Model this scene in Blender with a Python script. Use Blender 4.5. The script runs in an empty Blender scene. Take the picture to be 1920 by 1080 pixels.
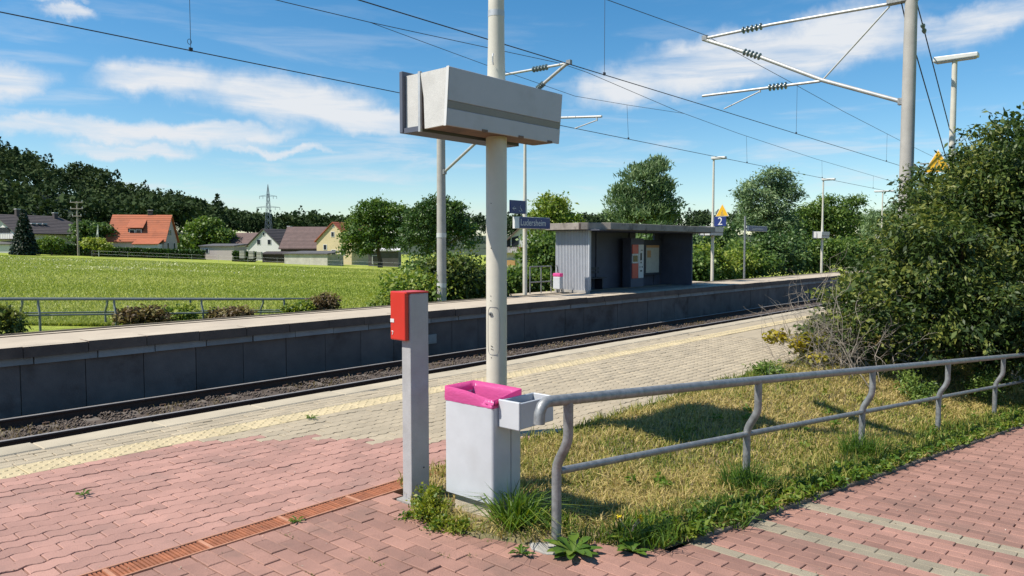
import bpy, bmesh, math
import numpy as np
from mathutils import Vector, Matrix, Euler

# ------------------------------------------------------------------ camera, sky, sun, exposure
SC = bpy.context.scene
COL = SC.collection
TH, PITCH, FPX, CAMH = math.radians(41.3), math.radians(3.15), 1400.0, 1.65
FH = Vector((math.cos(TH), math.sin(TH), 0)); RH = Vector((math.sin(TH), -math.cos(TH), 0))

cam_d = bpy.data.cameras.new('camera'); cam = bpy.data.objects.new('camera', cam_d); COL.objects.link(cam)
cam_d.sensor_width = 36; cam_d.lens = 36 * FPX / 1920; cam_d.clip_start = 0.05; cam_d.clip_end = 6000
cam.location = (0, 0, CAMH)
view = FH * math.cos(PITCH) - Vector((0, 0, math.sin(PITCH)))
cam.rotation_euler = view.to_track_quat('-Z', 'Y').to_euler()
SC.camera = cam

SUN_EL = math.radians(53)
SHX, SHY = 0.858, -0.514                       # horizontal direction in which shadows fall
sun_d = bpy.data.lights.new('sun', 'SUN'); sun = bpy.data.objects.new('sun', sun_d); COL.objects.link(sun)
sun_d.energy = 5.0; sun_d.angle = math.radians(0.5); sun_d.color = (1.0, 0.935, 0.83)
sun.rotation_euler = Vector((SHX * math.cos(SUN_EL), SHY * math.cos(SUN_EL), -math.sin(SUN_EL))).to_track_quat('-Z', 'Y').to_euler()
sun.location = (-20, 15, 40)

W = bpy.data.worlds.new('World'); SC.world = W; W.use_nodes = True
wn, wl = W.node_tree.nodes, W.node_tree.links
wn.clear()
w_out = wn.new('ShaderNodeOutputWorld'); w_bg = wn.new('ShaderNodeBackground'); w_bg.inputs['Strength'].default_value = 0.082
sky = wn.new('ShaderNodeTexSky'); sky.sky_type = 'NISHITA'; sky.sun_disc = False
sky.sun_elevation = SUN_EL; sky.sun_rotation = math.atan2(-SHX, -SHY)
sky.altitude = 300; sky.air_density = 1.0; sky.dust_density = 0.35; sky.ozone_density = 2.2
wl.new(w_bg.outputs[0], w_out.inputs[0])

def sky_clouds():
    tc = wn.new('ShaderNodeTexCoord')
    def nd(t, **k):
        n = wn.new(t)
        for a, v in k.items(): setattr(n, a, v)
        return n
    # ragged edges: the view direction is disturbed by noise before the cloud banks are looked up
    nz = nd('ShaderNodeTexNoise'); nz.inputs['Scale'].default_value = 13; nz.inputs['Detail'].default_value = 9; nz.inputs['Roughness'].default_value = .62
    wl.new(tc.outputs['Generated'], nz.inputs['Vector'])
    sub = nd('ShaderNodeVectorMath', operation='SUBTRACT'); sub.inputs[1].default_value = (.5, .5, .5); wl.new(nz.outputs['Color'], sub.inputs[0])
    mul = nd('ShaderNodeVectorMath', operation='MULTIPLY'); mul.inputs[1].default_value = (.11, .11, .055); wl.new(sub.outputs[0], mul.inputs[0])
    add = nd('ShaderNodeVectorMath', operation='ADD'); wl.new(tc.outputs['Generated'], add.inputs[0]); wl.new(mul.outputs[0], add.inputs[1])
    banks = [  # azimuth right of the view (deg), elevation (deg), half width, half height, tilt, weight
        (8.5, 12.0, 4.2, 1.7, 9, .8), (15, 13.3, 6.0, 2.3, 10, 1), (22.5, 13.9, 6.0, 2.2, 10, 1), (31, 14.0, 7.0, 1.5, 8, .8),
        (-25, 11.3, 4.4, 1.3, 5, .9), (-16.2, 10.6, 6.6, 1.9, -5, 1.05), (-11, 9.4, 5.0, 1.2, -3, .95), (-34.3, 10.3, 3.0, 1.4, 0, .8),
        (-28.5, 7.7, 10, .85, -1, .95), (-22, 8.0, 7, .8, 4, .9), (-27, 6.5, 4.2, .6, 0, .9), (-18, 7.0, 6, .4, 0, .7),
        (-30, 17.0, 2.7, .6, 4, .8), (-30.5, 15.8, 2.4, .5, 4, .75), (-29.8, 15.0, 2.3, .5, 2, .8), (-35, 15.9, 2.2, .4, 0, .5),
        (48, 15, 8, 2, 6, .9), (-48, 10, 8, 1.5, 3, .9), (-62, 13, 9, 2, -4, .9), (70, 12, 10, 1.6, 3, .9), (120, 14, 14, 2.5, 3, .9), (180, 12, 14, 2.2, -3, .9), (-120, 15, 14, 2.4, 5, .9)]
    last = None
    for az, el, w, h, tilt, wt in banks:
        a, e = TH - math.radians(az), math.radians(el)
        d = Vector((math.cos(a) * math.cos(e), math.sin(a) * math.cos(e), math.sin(e)))
        r = Vector((math.sin(a), -math.cos(a), 0)); u = r.cross(d)
        t = math.radians(tilt); e1 = r * math.cos(t) + u * math.sin(t); e2 = d.cross(e1) * -1
        M = Matrix((d, e1, d.cross(e1))).transposed()
        mp = nd('ShaderNodeMapping', vector_type='TEXTURE'); mp.inputs['Location'].default_value = d
        mp.inputs['Rotation'].default_value = M.to_euler(); mp.inputs['Scale'].default_value = (1.0, math.radians(w) * 1.4, math.radians(h) * 1.35)
        wl.new(add.outputs[0], mp.inputs['Vector'])
        g = nd('ShaderNodeTexGradient', gradient_type='SPHERICAL'); wl.new(mp.outputs[0], g.inputs[0])
        m = nd('ShaderNodeMath', operation='MULTIPLY'); m.inputs[1].default_value = wt; wl.new(g.outputs['Fac'], m.inputs[0])
        if last is None: last = m
        else:
            q = nd('ShaderNodeMath', operation='SMOOTH_MAX'); q.inputs[2].default_value = .2
            wl.new(last.outputs[0], q.inputs[0]); wl.new(m.outputs[0], q.inputs[1]); last = q
    # streaks, stretched along the horizon
    mp = nd('ShaderNodeMapping'); mp.inputs['Scale'].default_value = (3.2, 3.2, 22); mp.inputs['Rotation'].default_value = (0.12, -.05, 0); wl.new(tc.outputs['Generated'], mp.inputs['Vector'])
    st = nd('ShaderNodeTexNoise'); st.inputs['Scale'].default_value = 1.6; st.inputs['Detail'].default_value = 9; st.inputs['Roughness'].default_value = .6; st.inputs['Distortion'].default_value = .4
    wl.new(mp.outputs[0], st.inputs['Vector'])
    r1 = nd('ShaderNodeMapRange', interpolation_type='SMOOTHSTEP'); r1.inputs[1].default_value = .12; r1.inputs[2].default_value = .62; wl.new(last.outputs[0], r1.inputs[0])
    r2 = nd('ShaderNodeMapRange'); r2.inputs[1].default_value = .30; r2.inputs[2].default_value = .58; r2.inputs[3].default_value = .25; r2.inputs[4].default_value = 1.08; wl.new(st.outputs['Fac'], r2.inputs[0])
    bank = nd('ShaderNodeMath', operation='MULTIPLY'); wl.new(r1.outputs[0], bank.inputs[0]); wl.new(r2.outputs[0], bank.inputs[1])
    thin = nd('ShaderNodeMapRange', interpolation_type='SMOOTHSTEP'); thin.inputs[1].default_value = .47; thin.inputs[2].default_value = .74; thin.inputs[4].default_value = .62; wl.new(st.outputs['Fac'], thin.inputs[0])
    sep = nd('ShaderNodeSeparateXYZ'); wl.new(tc.outputs['Generated'], sep.inputs[0])
    low = nd('ShaderNodeMapRange'); low.inputs[1].default_value = .30; low.inputs[2].default_value = .12; low.inputs[3].default_value = .12; low.inputs[4].default_value = 1; wl.new(sep.outputs[2], low.inputs[0])
    tl = nd('ShaderNodeMath', operation='MULTIPLY'); wl.new(thin.outputs[0], tl.inputs[0]); wl.new(low.outputs[0], tl.inputs[1])
    mx = nd('ShaderNodeMath', operation='MAXIMUM'); wl.new(bank.outputs[0], mx.inputs[0]); wl.new(tl.outputs[0], mx.inputs[1])
    cl = nd('ShaderNodeMath', operation='MULTIPLY'); cl.inputs[1].default_value = .93; cl.use_clamp = True; wl.new(mx.outputs[0], cl.inputs[0])
    hs = nd('ShaderNodeHueSaturation'); hs.inputs['Saturation'].default_value = 1.36; hs.inputs['Value'].default_value = 1.2; hs.inputs['Hue'].default_value = .494
    wl.new(sky.outputs[0], hs.inputs['Color'])
    mix = nd('ShaderNodeMix', data_type='RGBA'); mix.inputs[7].default_value = (6.6, 6.9, 7.3, 1)
    wl.new(cl.outputs[0], mix.inputs[0]); wl.new(hs.outputs[0], mix.inputs[6]); wl.new(mix.outputs[2], w_bg.inputs['Color'])
sky_clouds()

vs = SC.view_settings
vs.view_transform = 'Standard'; vs.look = 'None'; vs.gamma = 1; vs.exposure = 0.55; vs.use_curve_mapping = False
SC.render.engine = 'CYCLES'
SC.cycles.max_bounces = 6; SC.cycles.diffuse_bounces = 3; SC.cycles.glossy_bounces = 2; SC.cycles.transmission_bounces = 4; SC.cycles.transparent_max_bounces = 4
SC.cycles.use_denoising = True; SC.cycles.denoising_prefilter = 'ACCURATE'; SC.cycles.denoising_input_passes = 'RGB_ALBEDO_NORMAL'; SC.cycles.use_adaptive_sampling = False; SC.cycles.sample_clamp_indirect = 3; SC.cycles.caustics_reflective = False; SC.cycles.caustics_refractive = False

# ------------------------------------------------------------------ materials
MATS = {}
KEY = 0.78                                     # all reflectances are set for this exposure
def new_mat(name):
    m = bpy.data.materials.new(name); m.use_nodes = True; MATS[name] = m
    nt = m.node_tree; b = nt.nodes['Principled BSDF']
    return m, nt.nodes, nt.links, b
def rgb(c): return (c[0], c[1], c[2], 1)
def mat(name, col, rough=.6, var=.18, scale=6, metal=0, bump=0, bscale=40, stain=None, stain_scale=1.5, stain_amt=.5, per_piece=0, spec=.5, fine=0):
    """a painted / mineral surface: colour varied by noise, optional stains, bump, and a shift of its own for each piece"""
    m, N, L, b = new_mat(name)
    geo = N.new('ShaderNodeNewGeometry')
    def noise(s, det=5, vec=None):
        n = N.new('ShaderNodeTexNoise'); n.inputs['Scale'].default_value = s; n.inputs['Detail'].default_value = det; n.inputs['Roughness'].default_value = .6
        L.new(geo.outputs['Position'], n.inputs['Vector']); return n
    nz = noise(scale)
    mr = N.new('ShaderNodeMapRange'); mr.inputs[1].default_value = .3; mr.inputs[2].default_value = .7; mr.inputs[3].default_value = 1 - var; mr.inputs[4].default_value = 1 + var; mr.clamp = False
    L.new(nz.outputs['Fac'], mr.inputs[0])
    val = mr.outputs[0]
    if fine:
        n2 = noise(220, 2); r2 = N.new('ShaderNodeMapRange'); r2.inputs[1].default_value = .3; r2.inputs[2].default_value = .7; r2.inputs[3].default_value = 1 - fine; r2.inputs[4].default_value = 1 + fine; r2.clamp = False
        L.new(n2.outputs['Fac'], r2.inputs[0])
        q = N.new('ShaderNodeMath'); q.operation = 'MULTIPLY'; L.new(val, q.inputs[0]); L.new(r2.outputs[0], q.inputs[1]); val = q.outputs[0]
    if per_piece:
        oi = N.new('ShaderNodeObjectInfo'); ad = N.new('ShaderNodeMath'); ad.operation = 'ADD'
        L.new(oi.outputs['Random'], ad.inputs[0]); L.new(geo.outputs['Random Per Island'], ad.inputs[1])
        fr = N.new('ShaderNodeMath'); fr.operation = 'FRACT'; L.new(ad.outputs[0], fr.inputs[0])
        r3 = N.new('ShaderNodeMapRange'); r3.inputs[3].default_value = 1 - per_piece; r3.inputs[4].default_value = 1 + per_piece; L.new(fr.outputs[0], r3.inputs[0])
        q = N.new('ShaderNodeMath'); q.operation = 'MULTIPLY'; L.new(val, q.inputs[0]); L.new(r3.outputs[0], q.inputs[1]); val = q.outputs[0]
    vm = N.new('ShaderNodeVectorMath'); vm.operation = 'SCALE'; vm.inputs[0].default_value = tuple(c * KEY for c in col); L.new(val, vm.inputs['Scale'])
    colout = vm.outputs[0]
    if stain:
        ns = noise(stain_scale, 8); rs = N.new('ShaderNodeMapRange'); rs.interpolation_type = 'SMOOTHSTEP'; rs.inputs[1].default_value = .5; rs.inputs[2].default_value = .72; rs.inputs[4].default_value = stain_amt
        L.new(ns.outputs['Fac'], rs.inputs[0])
        mx = N.new('ShaderNodeMix'); mx.data_type = 'RGBA'; L.new(rs.outputs[0], mx.inputs[0]); L.new(colout, mx.inputs[6]); mx.inputs[7].default_value = rgb(tuple(c * KEY for c in stain)); colout = mx.outputs[2]
    L.new(colout, b.inputs['Base Color'])
    b.inputs['Metallic'].default_value = metal; b.inputs['Specular IOR Level'].default_value = spec
    rr = N.new('ShaderNodeMapRange'); rr.inputs[3].default_value = max(0, rough - .1); rr.inputs[4].default_value = min(1, rough + .1); L.new(nz.outputs['Fac'], rr.inputs[0]); L.new(rr.outputs[0], b.inputs['Roughness'])
    if bump:
        nb = noise(bscale, 4); bp = N.new('ShaderNodeBump'); bp.inputs['Strength'].default_value = bump; bp.inputs['Distance'].default_value = .01
        L.new(nb.outputs['Fac'], bp.inputs['Height']); L.new(bp.outputs[0], b.inputs['Normal'])
    return m
def leaf_mat(name, ramp, trans=.3, rough=.5, spec=.35):
    """leaves and blades: the colour of each one is picked by its own 'tint' value"""
    m, N, L, b = new_mat(name)
    at = N.new('ShaderNodeAttribute'); at.attribute_name = 'tint'
    cr = N.new('ShaderNodeValToRGB'); e = cr.color_ramp.elements
    for i, (p, c) in enumerate(ramp):
        q = e[i] if i < 2 else e.new(p)
        q.position = p; q.color = rgb(tuple(k * KEY for k in c))
    L.new(at.outputs['Fac'], cr.inputs[0]); L.new(cr.outputs[0], b.inputs['Base Color'])
    b.inputs['Roughness'].default_value = rough; b.inputs['Specular IOR Level'].default_value = spec
    tr = N.new('ShaderNodeBsdfTranslucent'); hs = N.new('ShaderNodeHueSaturation'); hs.inputs['Value'].default_value = 1.3; hs.inputs['Saturation'].default_value = 1.1
    L.new(cr.outputs[0], hs.inputs['Color']); L.new(hs.outputs[0], tr.inputs['Color'])
    mx = N.new('ShaderNodeMixShader'); mx.inputs[0].default_value = trans
    L.new(b.outputs[0], mx.inputs[1]); L.new(tr.outputs[0], mx.inputs[2]); L.new(mx.outputs[0], N['Material Output'].inputs[0])
    return m

M = {}
M['paver_red'] = mat('paver_red', (.44, .24, .19), .8, .10, 3, bump=.35, bscale=160, per_piece=.14, fine=.16, stain=(.30, .185, .15), stain_scale=2.3, stain_amt=.55)
M['block_red'] = mat('block_red', (.36, .192, .146), .82, .15, 3, bump=.4, bscale=150, per_piece=.18, fine=.2, stain=(.21, .13, .10), stain_scale=2.6, stain_amt=.6)
M['paver_beige'] = mat('paver_beige', (.45, .375, .26), .82, .10, 2.5, bump=.35, bscale=160, per_piece=.09, fine=.14, stain=(.33, .28, .2), stain_scale=.9, stain_amt=.4)
M['paver_grey'] = mat('paver_grey', (.34, .29, .205), .85, .12, 4, bump=.4, bscale=150, per_piece=.12, fine=.22)
M['kerb'] = mat('kerb', (.20, .165, .125), .9, .2, 5, bump=.5, bscale=80, per_piece=.15, fine=.2, stain=(.10, .085, .06), stain_scale=3, stain_amt=.7)
M['edge_slab'] = mat('edge_slab', (.50, .43, .31), .8, .1, 3, bump=.25, bscale=120, per_piece=.06, fine=.1, stain=(.36, .31, .23), stain_scale=1.4, stain_amt=.5)
M['tactile'] = mat('tactile', (.60, .49, .29), .75, .08, 5, bump=.2, bscale=140, per_piece=.06, fine=.08, stain=(.42, .35, .2), stain_scale=2, stain_amt=.35)
M['joint'] = mat('joint', (.10, .078, .058), .95, .3, 12, bump=.5, bscale=90, stain=(.08, .085, .03), stain_scale=3, stain_amt=.7)
M['joint_beige'] = mat('joint_beige', (.24, .2, .145), .95, .25, 12, bump=.5, bscale=90)
M['far_paving'] = mat('far_paving', (.54, .455, .345), .85, .12, 1.6, bump=.3, bscale=60, fine=.1, stain=(.36, .30, .24), stain_scale=.8, stain_amt=.5)
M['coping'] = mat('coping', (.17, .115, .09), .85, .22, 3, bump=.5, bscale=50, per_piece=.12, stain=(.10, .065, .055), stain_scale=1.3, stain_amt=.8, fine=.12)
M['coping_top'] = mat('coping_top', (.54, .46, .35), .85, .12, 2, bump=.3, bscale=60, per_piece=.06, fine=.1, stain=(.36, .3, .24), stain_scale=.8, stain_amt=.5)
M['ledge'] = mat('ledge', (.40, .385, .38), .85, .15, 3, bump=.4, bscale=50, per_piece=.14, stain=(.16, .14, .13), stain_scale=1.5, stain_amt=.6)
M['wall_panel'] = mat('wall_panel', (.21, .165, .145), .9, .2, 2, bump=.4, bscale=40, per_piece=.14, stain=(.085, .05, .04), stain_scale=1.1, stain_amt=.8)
M['concrete'] = mat('concrete', (.42, .40, .37), .85, .15, 4, bump=.4, bscale=60, stain=(.2, .18, .16), stain_scale=1.5, stain_amt=.5, fine=.1)
M['mast_concrete'] = mat('mast_concrete', (.44, .42, .39), .8, .12, 3, bump=.3, bscale=70, stain=(.28, .26, .24), stain_scale=1.2, stain_amt=.5, fine=.08)
M['plinth'] = mat('plinth', (.56, .49, .38), .85, .12, 6, bump=.5, bscale=70, fine=.15)
M['soil'] = mat('soil', (.16, .125, .085), .95, .35, 8, bump=.8, bscale=50, stain=(.22, .19, .12), stain_scale=3, stain_amt=.7)
M['lawn'] = mat('lawn', (.25, .19, .105), .95, .3, 5, bump=.8, bscale=60, stain=(.10, .13, .03), stain_scale=1.8, stain_amt=.7)
M['ballast'] = mat('ballast', (.085, .064, .052), .95, .3, 20, bump=.8, bscale=45)
M['stone'] = mat('stone', (.125, .097, .078), .9, .2, 9, per_piece=.4)
M['sleeper'] = mat('sleeper', (.15, .125, .105), .9, .2, 8, bump=.4, bscale=50, per_piece=.12)
M['rail_rust'] = mat('rail_rust', (.085, .048, .034), .85, .25, 14, bump=.3, bscale=80)
M['rail_top'] = mat('rail_top', (.42, .40, .38), .45, .1, 8, metal=.25)
M['galv'] = mat('galv', (.31, .32, .325), .5, .28, 22, metal=.45, bump=.15, bscale=60, stain=(.19, .20, .205), stain_scale=9, stain_amt=.6, fine=.06)
M['galv_light'] = mat('galv_light', (.58, .60, .62), .5, .12, 10, metal=.3, fine=.05)
M['galv_far'] = mat('galv_far', (.22, .25, .23), .6, .2, 6, metal=.2)
M['post_grey'] = mat('post_grey', (.46, .46, .465), .5, .08, 12, bump=.12, bscale=120, fine=.08, stain=(.36, .36, .36), stain_scale=4, stain_amt=.3)
M['bin_grey'] = mat('bin_grey', (.60, .625, .66), .42, .05, 7, bump=.08, bscale=14, stain=(.5, .5, .5), stain_scale=3, stain_amt=.3)
M['bin_dark'] = mat('bin_dark', (.05, .05, .055), .7, .2, 9)
M['pole_cream'] = mat('pole_cream', (.68, .645, .55), .45, .06, 5, bump=.1, bscale=16, stain=(.45, .43, .37), stain_scale=2.2, stain_amt=.35)
M['lamp_white'] = mat('lamp_white', (.66, .67, .65), .4, .05, 4)
M['lamp_glass'] = mat('lamp_glass', (.5, .52, .55), .25, .05, 4)
M['red'] = mat('red', (.66, .035, .022), .38, .06, 7, spec=.5, stain=(.55, .05, .035), stain_scale=4, stain_amt=.4)
M['white'] = mat('white', (.76, .76, .75), .5, .05, 6)
M['black'] = mat('black', (.02, .02, .022), .5, .1, 6)
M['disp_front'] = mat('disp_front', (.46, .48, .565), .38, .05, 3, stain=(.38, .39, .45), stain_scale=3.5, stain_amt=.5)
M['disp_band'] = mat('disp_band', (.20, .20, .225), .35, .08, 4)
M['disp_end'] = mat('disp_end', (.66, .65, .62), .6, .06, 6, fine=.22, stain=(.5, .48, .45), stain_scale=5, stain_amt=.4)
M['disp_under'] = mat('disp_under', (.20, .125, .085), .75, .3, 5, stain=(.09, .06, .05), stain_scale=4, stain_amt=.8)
M['disp_frame'] = mat('disp_frame', (.11, .12, .16), .5, .1, 6)
M['sign_blue'] = mat('sign_blue', (.012, .028, .17), .4, .06, 5)
M['sign_yellow'] = mat('sign_yellow', (.85, .48, .01), .45, .05, 5)
M['drain_rust'] = mat('drain_rust', (.37, .13, .06), .8, .22, 14, bump=.3, bscale=90, per_piece=.16, stain=(.2, .075, .045), stain_scale=5, stain_amt=.6)
M['drain_edge'] = mat('drain_edge', (.52, .25, .15), .75, .18, 10, bump=.2, bscale=90)
M['cable'] = mat('cable', (.028, .032, .05), .6, .15, 5)
M['insul'] = mat('insul', (.13, .19, .20), .3, .2, 9)
M['alu'] = mat('alu', (.55, .55, .54), .45, .1, 6, metal=.3)
M['rib'] = mat('rib', (.47, .49, .53), .5, .06, 3, stain=(.36, .37, .39), stain_scale=1.4, stain_amt=.35)
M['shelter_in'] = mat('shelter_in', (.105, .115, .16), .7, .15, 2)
M['shelter_floor'] = mat('shelter_floor', (.3, .27, .23), .9, .15, 2)
M['fascia'] = mat('fascia', (.34, .30, .265), .85, .2, 2.5, bump=.4, bscale=40, stain=(.055, .045, .04), stain_scale=2.2, stain_amt=.8)
M['bench_dark'] = mat('bench_dark', (.035, .04, .055), .6, .2, 5)
M['bench_red'] = mat('bench_red', (.42, .12, .07), .7, .15, 5)
M['paper'] = mat('paper', (.62, .60, .52), .5, .1, 9)
M['paper_orange'] = mat('paper_orange', (.6, .33, .14), .5, .1, 9)
M['wall_white'] = mat('wall_white', (.72, .71, .70), .8, .05, .8, stain=(.58, .57, .56), stain_scale=.4, stain_amt=.3)
M['wall_pink'] = mat('wall_pink', (.50, .43, .43), .8, .05, .8)
M['wall_yellow'] = mat('wall_yellow', (.66, .54, .32), .8, .06, .8)
M['wall_block'] = mat('wall_block', (.58, .54, .47), .85, .15, 1.2, stain=(.4, .37, .32), stain_scale=.9, stain_amt=.5)
M['pane'] = mat('pane', (.03, .035, .045), .12, .1, 1)
M['wood_dark'] = mat('wood_dark', (.055, .04, .035), .8, .25, 4)
M['bark'] = mat('bark', (.10, .075, .055), .95, .3, 8, bump=.8, bscale=25)
M['twig'] = mat('twig', (.34, .29, .235), .9, .25, 10)
M['pole_wood'] = mat('pole_wood', (.36, .31, .27), .85, .15, 4)
M['pylon'] = mat('pylon', (.20, .25, .28), .7, .1, 1)
M['tape'] = mat('tape', (.50, .52, .50), .6, .05, 3)
M['hill'] = mat('hill', (.035, .055, .022), .95, .3, .15)
M['roof_orange'] = M['roof_dark'] = M['roof_brown'] = M['roof_red'] = M['roof_grey'] = None
for nm, c, v in (('roof_orange', (.46, .13, .055), .14), ('roof_dark', (.075, .062, .062), .2), ('roof_brown', (.16, .105, .095), .2), ('roof_red', (.36, .095, .05), .15), ('roof_grey', (.11, .105, .105), .2)):
    M[nm] = mat(nm, c, .8, v, 1.5, bump=.5, bscale=14, per_piece=.1, stain=tuple(x * .55 for x in c), stain_scale=.7, stain_amt=.4)

def mat_bag():
    m, N, L, b = new_mat('bag_pink')
    b.inputs['Base Color'].default_value = (.72, .13, .37, 1); b.inputs['Roughness'].default_value = .28; b.inputs['Specular IOR Level'].default_value = .5
    nz = N.new('ShaderNodeTexNoise'); nz.inputs['Scale'].default_value = 13; nz.inputs['Detail'].default_value = 2; nz.inputs['Distortion'].default_value = 2.2
    geo = N.new('ShaderNodeNewGeometry'); mp = N.new('ShaderNodeMapping'); mp.inputs['Scale'].default_value = (1, 1, 2.6)
    L.new(geo.outputs['Position'], mp.inputs[0]); L.new(mp.outputs[0], nz.inputs['Vector'])
    bp = N.new('ShaderNodeBump'); bp.inputs['Strength'].default_value = .22; bp.inputs['Distance'].default_value = .02; L.new(nz.outputs['Fac'], bp.inputs['Height']); L.new(bp.outputs[0], b.inputs['Normal'])
    tr = N.new('ShaderNodeBsdfTranslucent'); tr.inputs['Color'].default_value = (.88, .16, .46, 1)
    mx = N.new('ShaderNodeMixShader'); mx.inputs[0].default_value = .45; L.new(b.outputs[0], mx.inputs[1]); L.new(tr.outputs[0], mx.inputs[2]); L.new(mx.outputs[0], N['Material Output'].inputs[0])
    return m
M['bag'] = mat_bag()
def mat_field():
    m, N, L, b = new_mat('field_grass')
    geo = N.new('ShaderNodeNewGeometry')
    def nz(s, d=6):
        n = N.new('ShaderNodeTexNoise'); n.inputs['Scale'].default_value = s; n.inputs['Detail'].default_value = d; n.inputs['Roughness'].default_value = .65; L.new(geo.outputs['Position'], n.inputs['Vector']); return n
    a, c = nz(.12), nz(2.2, 8)
    r = N.new('ShaderNodeValToRGB'); e = r.color_ramp.elements
    e[0].position, e[0].color = .3, rgb((.27, .34, .05)); e[1].position, e[1].color = .72, rgb((.46, .46, .12))
    q = e.new(.52); q.color = rgb((.35, .41, .075))
    L.new(a.outputs['Fac'], r.inputs[0])
    k = N.new('ShaderNodeMapRange'); k.inputs[1].default_value = .3; k.inputs[2].default_value = .7; k.inputs[3].default_value = .72 * KEY; k.inputs[4].default_value = 1.25 * KEY; L.new(c.outputs['Fac'], k.inputs[0])
    vm = N.new('ShaderNodeVectorMath'); vm.operation = 'SCALE'; L.new(r.outputs[0], vm.inputs[0]); L.new(k.outputs[0], vm.inputs['Scale']); L.new(vm.outputs[0], b.inputs['Base Color'])
    b.inputs['Roughness'].default_value = .95; b.inputs['Specular IOR Level'].default_value = .1
    bn = nz(3.5, 8); bp = N.new('ShaderNodeBump'); bp.inputs['Strength'].default_value = .9; bp.inputs['Distance'].default_value = .15; L.new(bn.outputs['Fac'], bp.inputs['Height']); L.new(bp.outputs[0], b.inputs['Normal'])
    return m
M['field'] = mat_field()
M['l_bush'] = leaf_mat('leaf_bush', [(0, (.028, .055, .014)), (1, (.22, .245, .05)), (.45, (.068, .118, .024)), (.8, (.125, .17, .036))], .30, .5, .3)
M['l_dark'] = leaf_mat('leaf_dark', [(0, (0.033, 0.076, 0.021)), (1, (0.154, 0.236, 0.064)), (.5, (0.073, 0.145, 0.036))], .22)
M['l_mid'] = leaf_mat('leaf_mid', [(0, (0.052, 0.113, 0.020)), (1, (0.227, 0.313, 0.061)), (.5, (0.113, 0.200, 0.035))], .3)
M['l_light'] = leaf_mat('leaf_light', [(0, (0.085, 0.155, 0.023)), (1, (0.373, 0.420, 0.078)), (.5, (0.186, 0.287, 0.044))], .35)
M['l_silver'] = leaf_mat('leaf_silver', [(0, (0.076, 0.143, 0.059)), (1, (0.319, 0.420, 0.202)), (.5, (0.160, 0.252, 0.101))], .3)
M['l_pine'] = leaf_mat('leaf_pine', [(0, (0.012, 0.026, 0.014)), (1, (0.054, 0.084, 0.038)), (.5, (0.026, 0.050, 0.024))], .1)
M['l_forest'] = leaf_mat('leaf_forest', [(0, (.018, .036, .016)), (1, (.085, .12, .042)), (.5, (.042, .072, .026))], .12, .85, .1)
M['l_yellow'] = leaf_mat('leaf_yellow', [(0, (.14, .16, .02)), (1, (.50, .40, .04)), (.5, (.3, .29, .03))], .35)
M['l_dry'] = leaf_mat('leaf_dry', [(0, (.10, .07, .035)), (1, (.26, .22, .07)), (.5, (.18, .12, .06))], .25)
M['g_lawn'] = leaf_mat('blade_lawn', [(0, (.075, .14, .015)), (.35, (.19, .25, .035)), (.62, (.40, .36, .085)), (1, (.62, .48, .20))], .3, .6)
M['g_field'] = leaf_mat('blade_field', [(0, (.28, .36, .055)), (.6, (.45, .49, .11)), (1, (.68, .66, .32))], .3, .6)
M['g_weed'] = leaf_mat('blade_weed', [(0, (.05, .12, .015)), (.5, (.12, .22, .025)), (1, (.30, .33, .04))], .35, .5)
M['litter'] = leaf_mat('litter', [(0, (.16, .11, .06)), (1, (.62, .58, .50)), (.5, (.34, .26, .16))], .1, .8)
M['flower'] = leaf_mat('flower', [(0, (.8, .6, .01)), (1, (.9, .75, .05))], .2)
M['flower_pale'] = leaf_mat('flower_pale', [(0, (.45, .48, .18)), (1, (.68, .68, .40))], .2)

# ------------------------------------------------------------------ helpers
def link(o, parent=None):
    COL.objects.link(o)
    if parent is not None: o.parent = parent
    return o
def tag(o, label=None, cat=None, group=None, kind=None):
    if label: o['label'] = label
    if cat: o['category'] = cat
    if group: o['group'] = group
    if kind: o['kind'] = kind
    return o
def thing(name, label, cat, loc=(0, 0, 0), rotz=0, group=None):
    o = bpy.data.objects.new(name, None); o.empty_display_size = .2; link(o)
    o.location = loc; o.rotation_euler = (0, 0, rotz)
    return tag(o, label, cat, group)
def np_mesh(name, V, Fs, mat_=None, tint=None, smooth=False):
    """Fs: (n,k) integer array of faces with k corners"""
    V = np.asarray(V, dtype=np.float32); Fs = np.asarray(Fs, dtype=np.int32)
    me = bpy.data.meshes.new(name); n, k = Fs.shape
    me.vertices.add(len(V)); me.vertices.foreach_set('co', V.ravel())
    me.loops.add(n * k); me.loops.foreach_set('vertex_index', Fs.ravel())
    me.polygons.add(n); me.polygons.foreach_set('loop_start', np.arange(0, n * k, k, dtype=np.int32))
    try: me.polygons.foreach_set('loop_total', np.full(n, k, dtype=np.int32))
    except Exception: pass
    me.update(calc_edges=True)
    if smooth: me.shade_smooth()
    if tint is not None:
        a = me.attributes.new('tint', 'FLOAT', 'POINT'); a.data.foreach_set('value', np.asarray(tint, dtype=np.float32))
    if mat_: me.materials.append(mat_)
    return me
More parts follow.
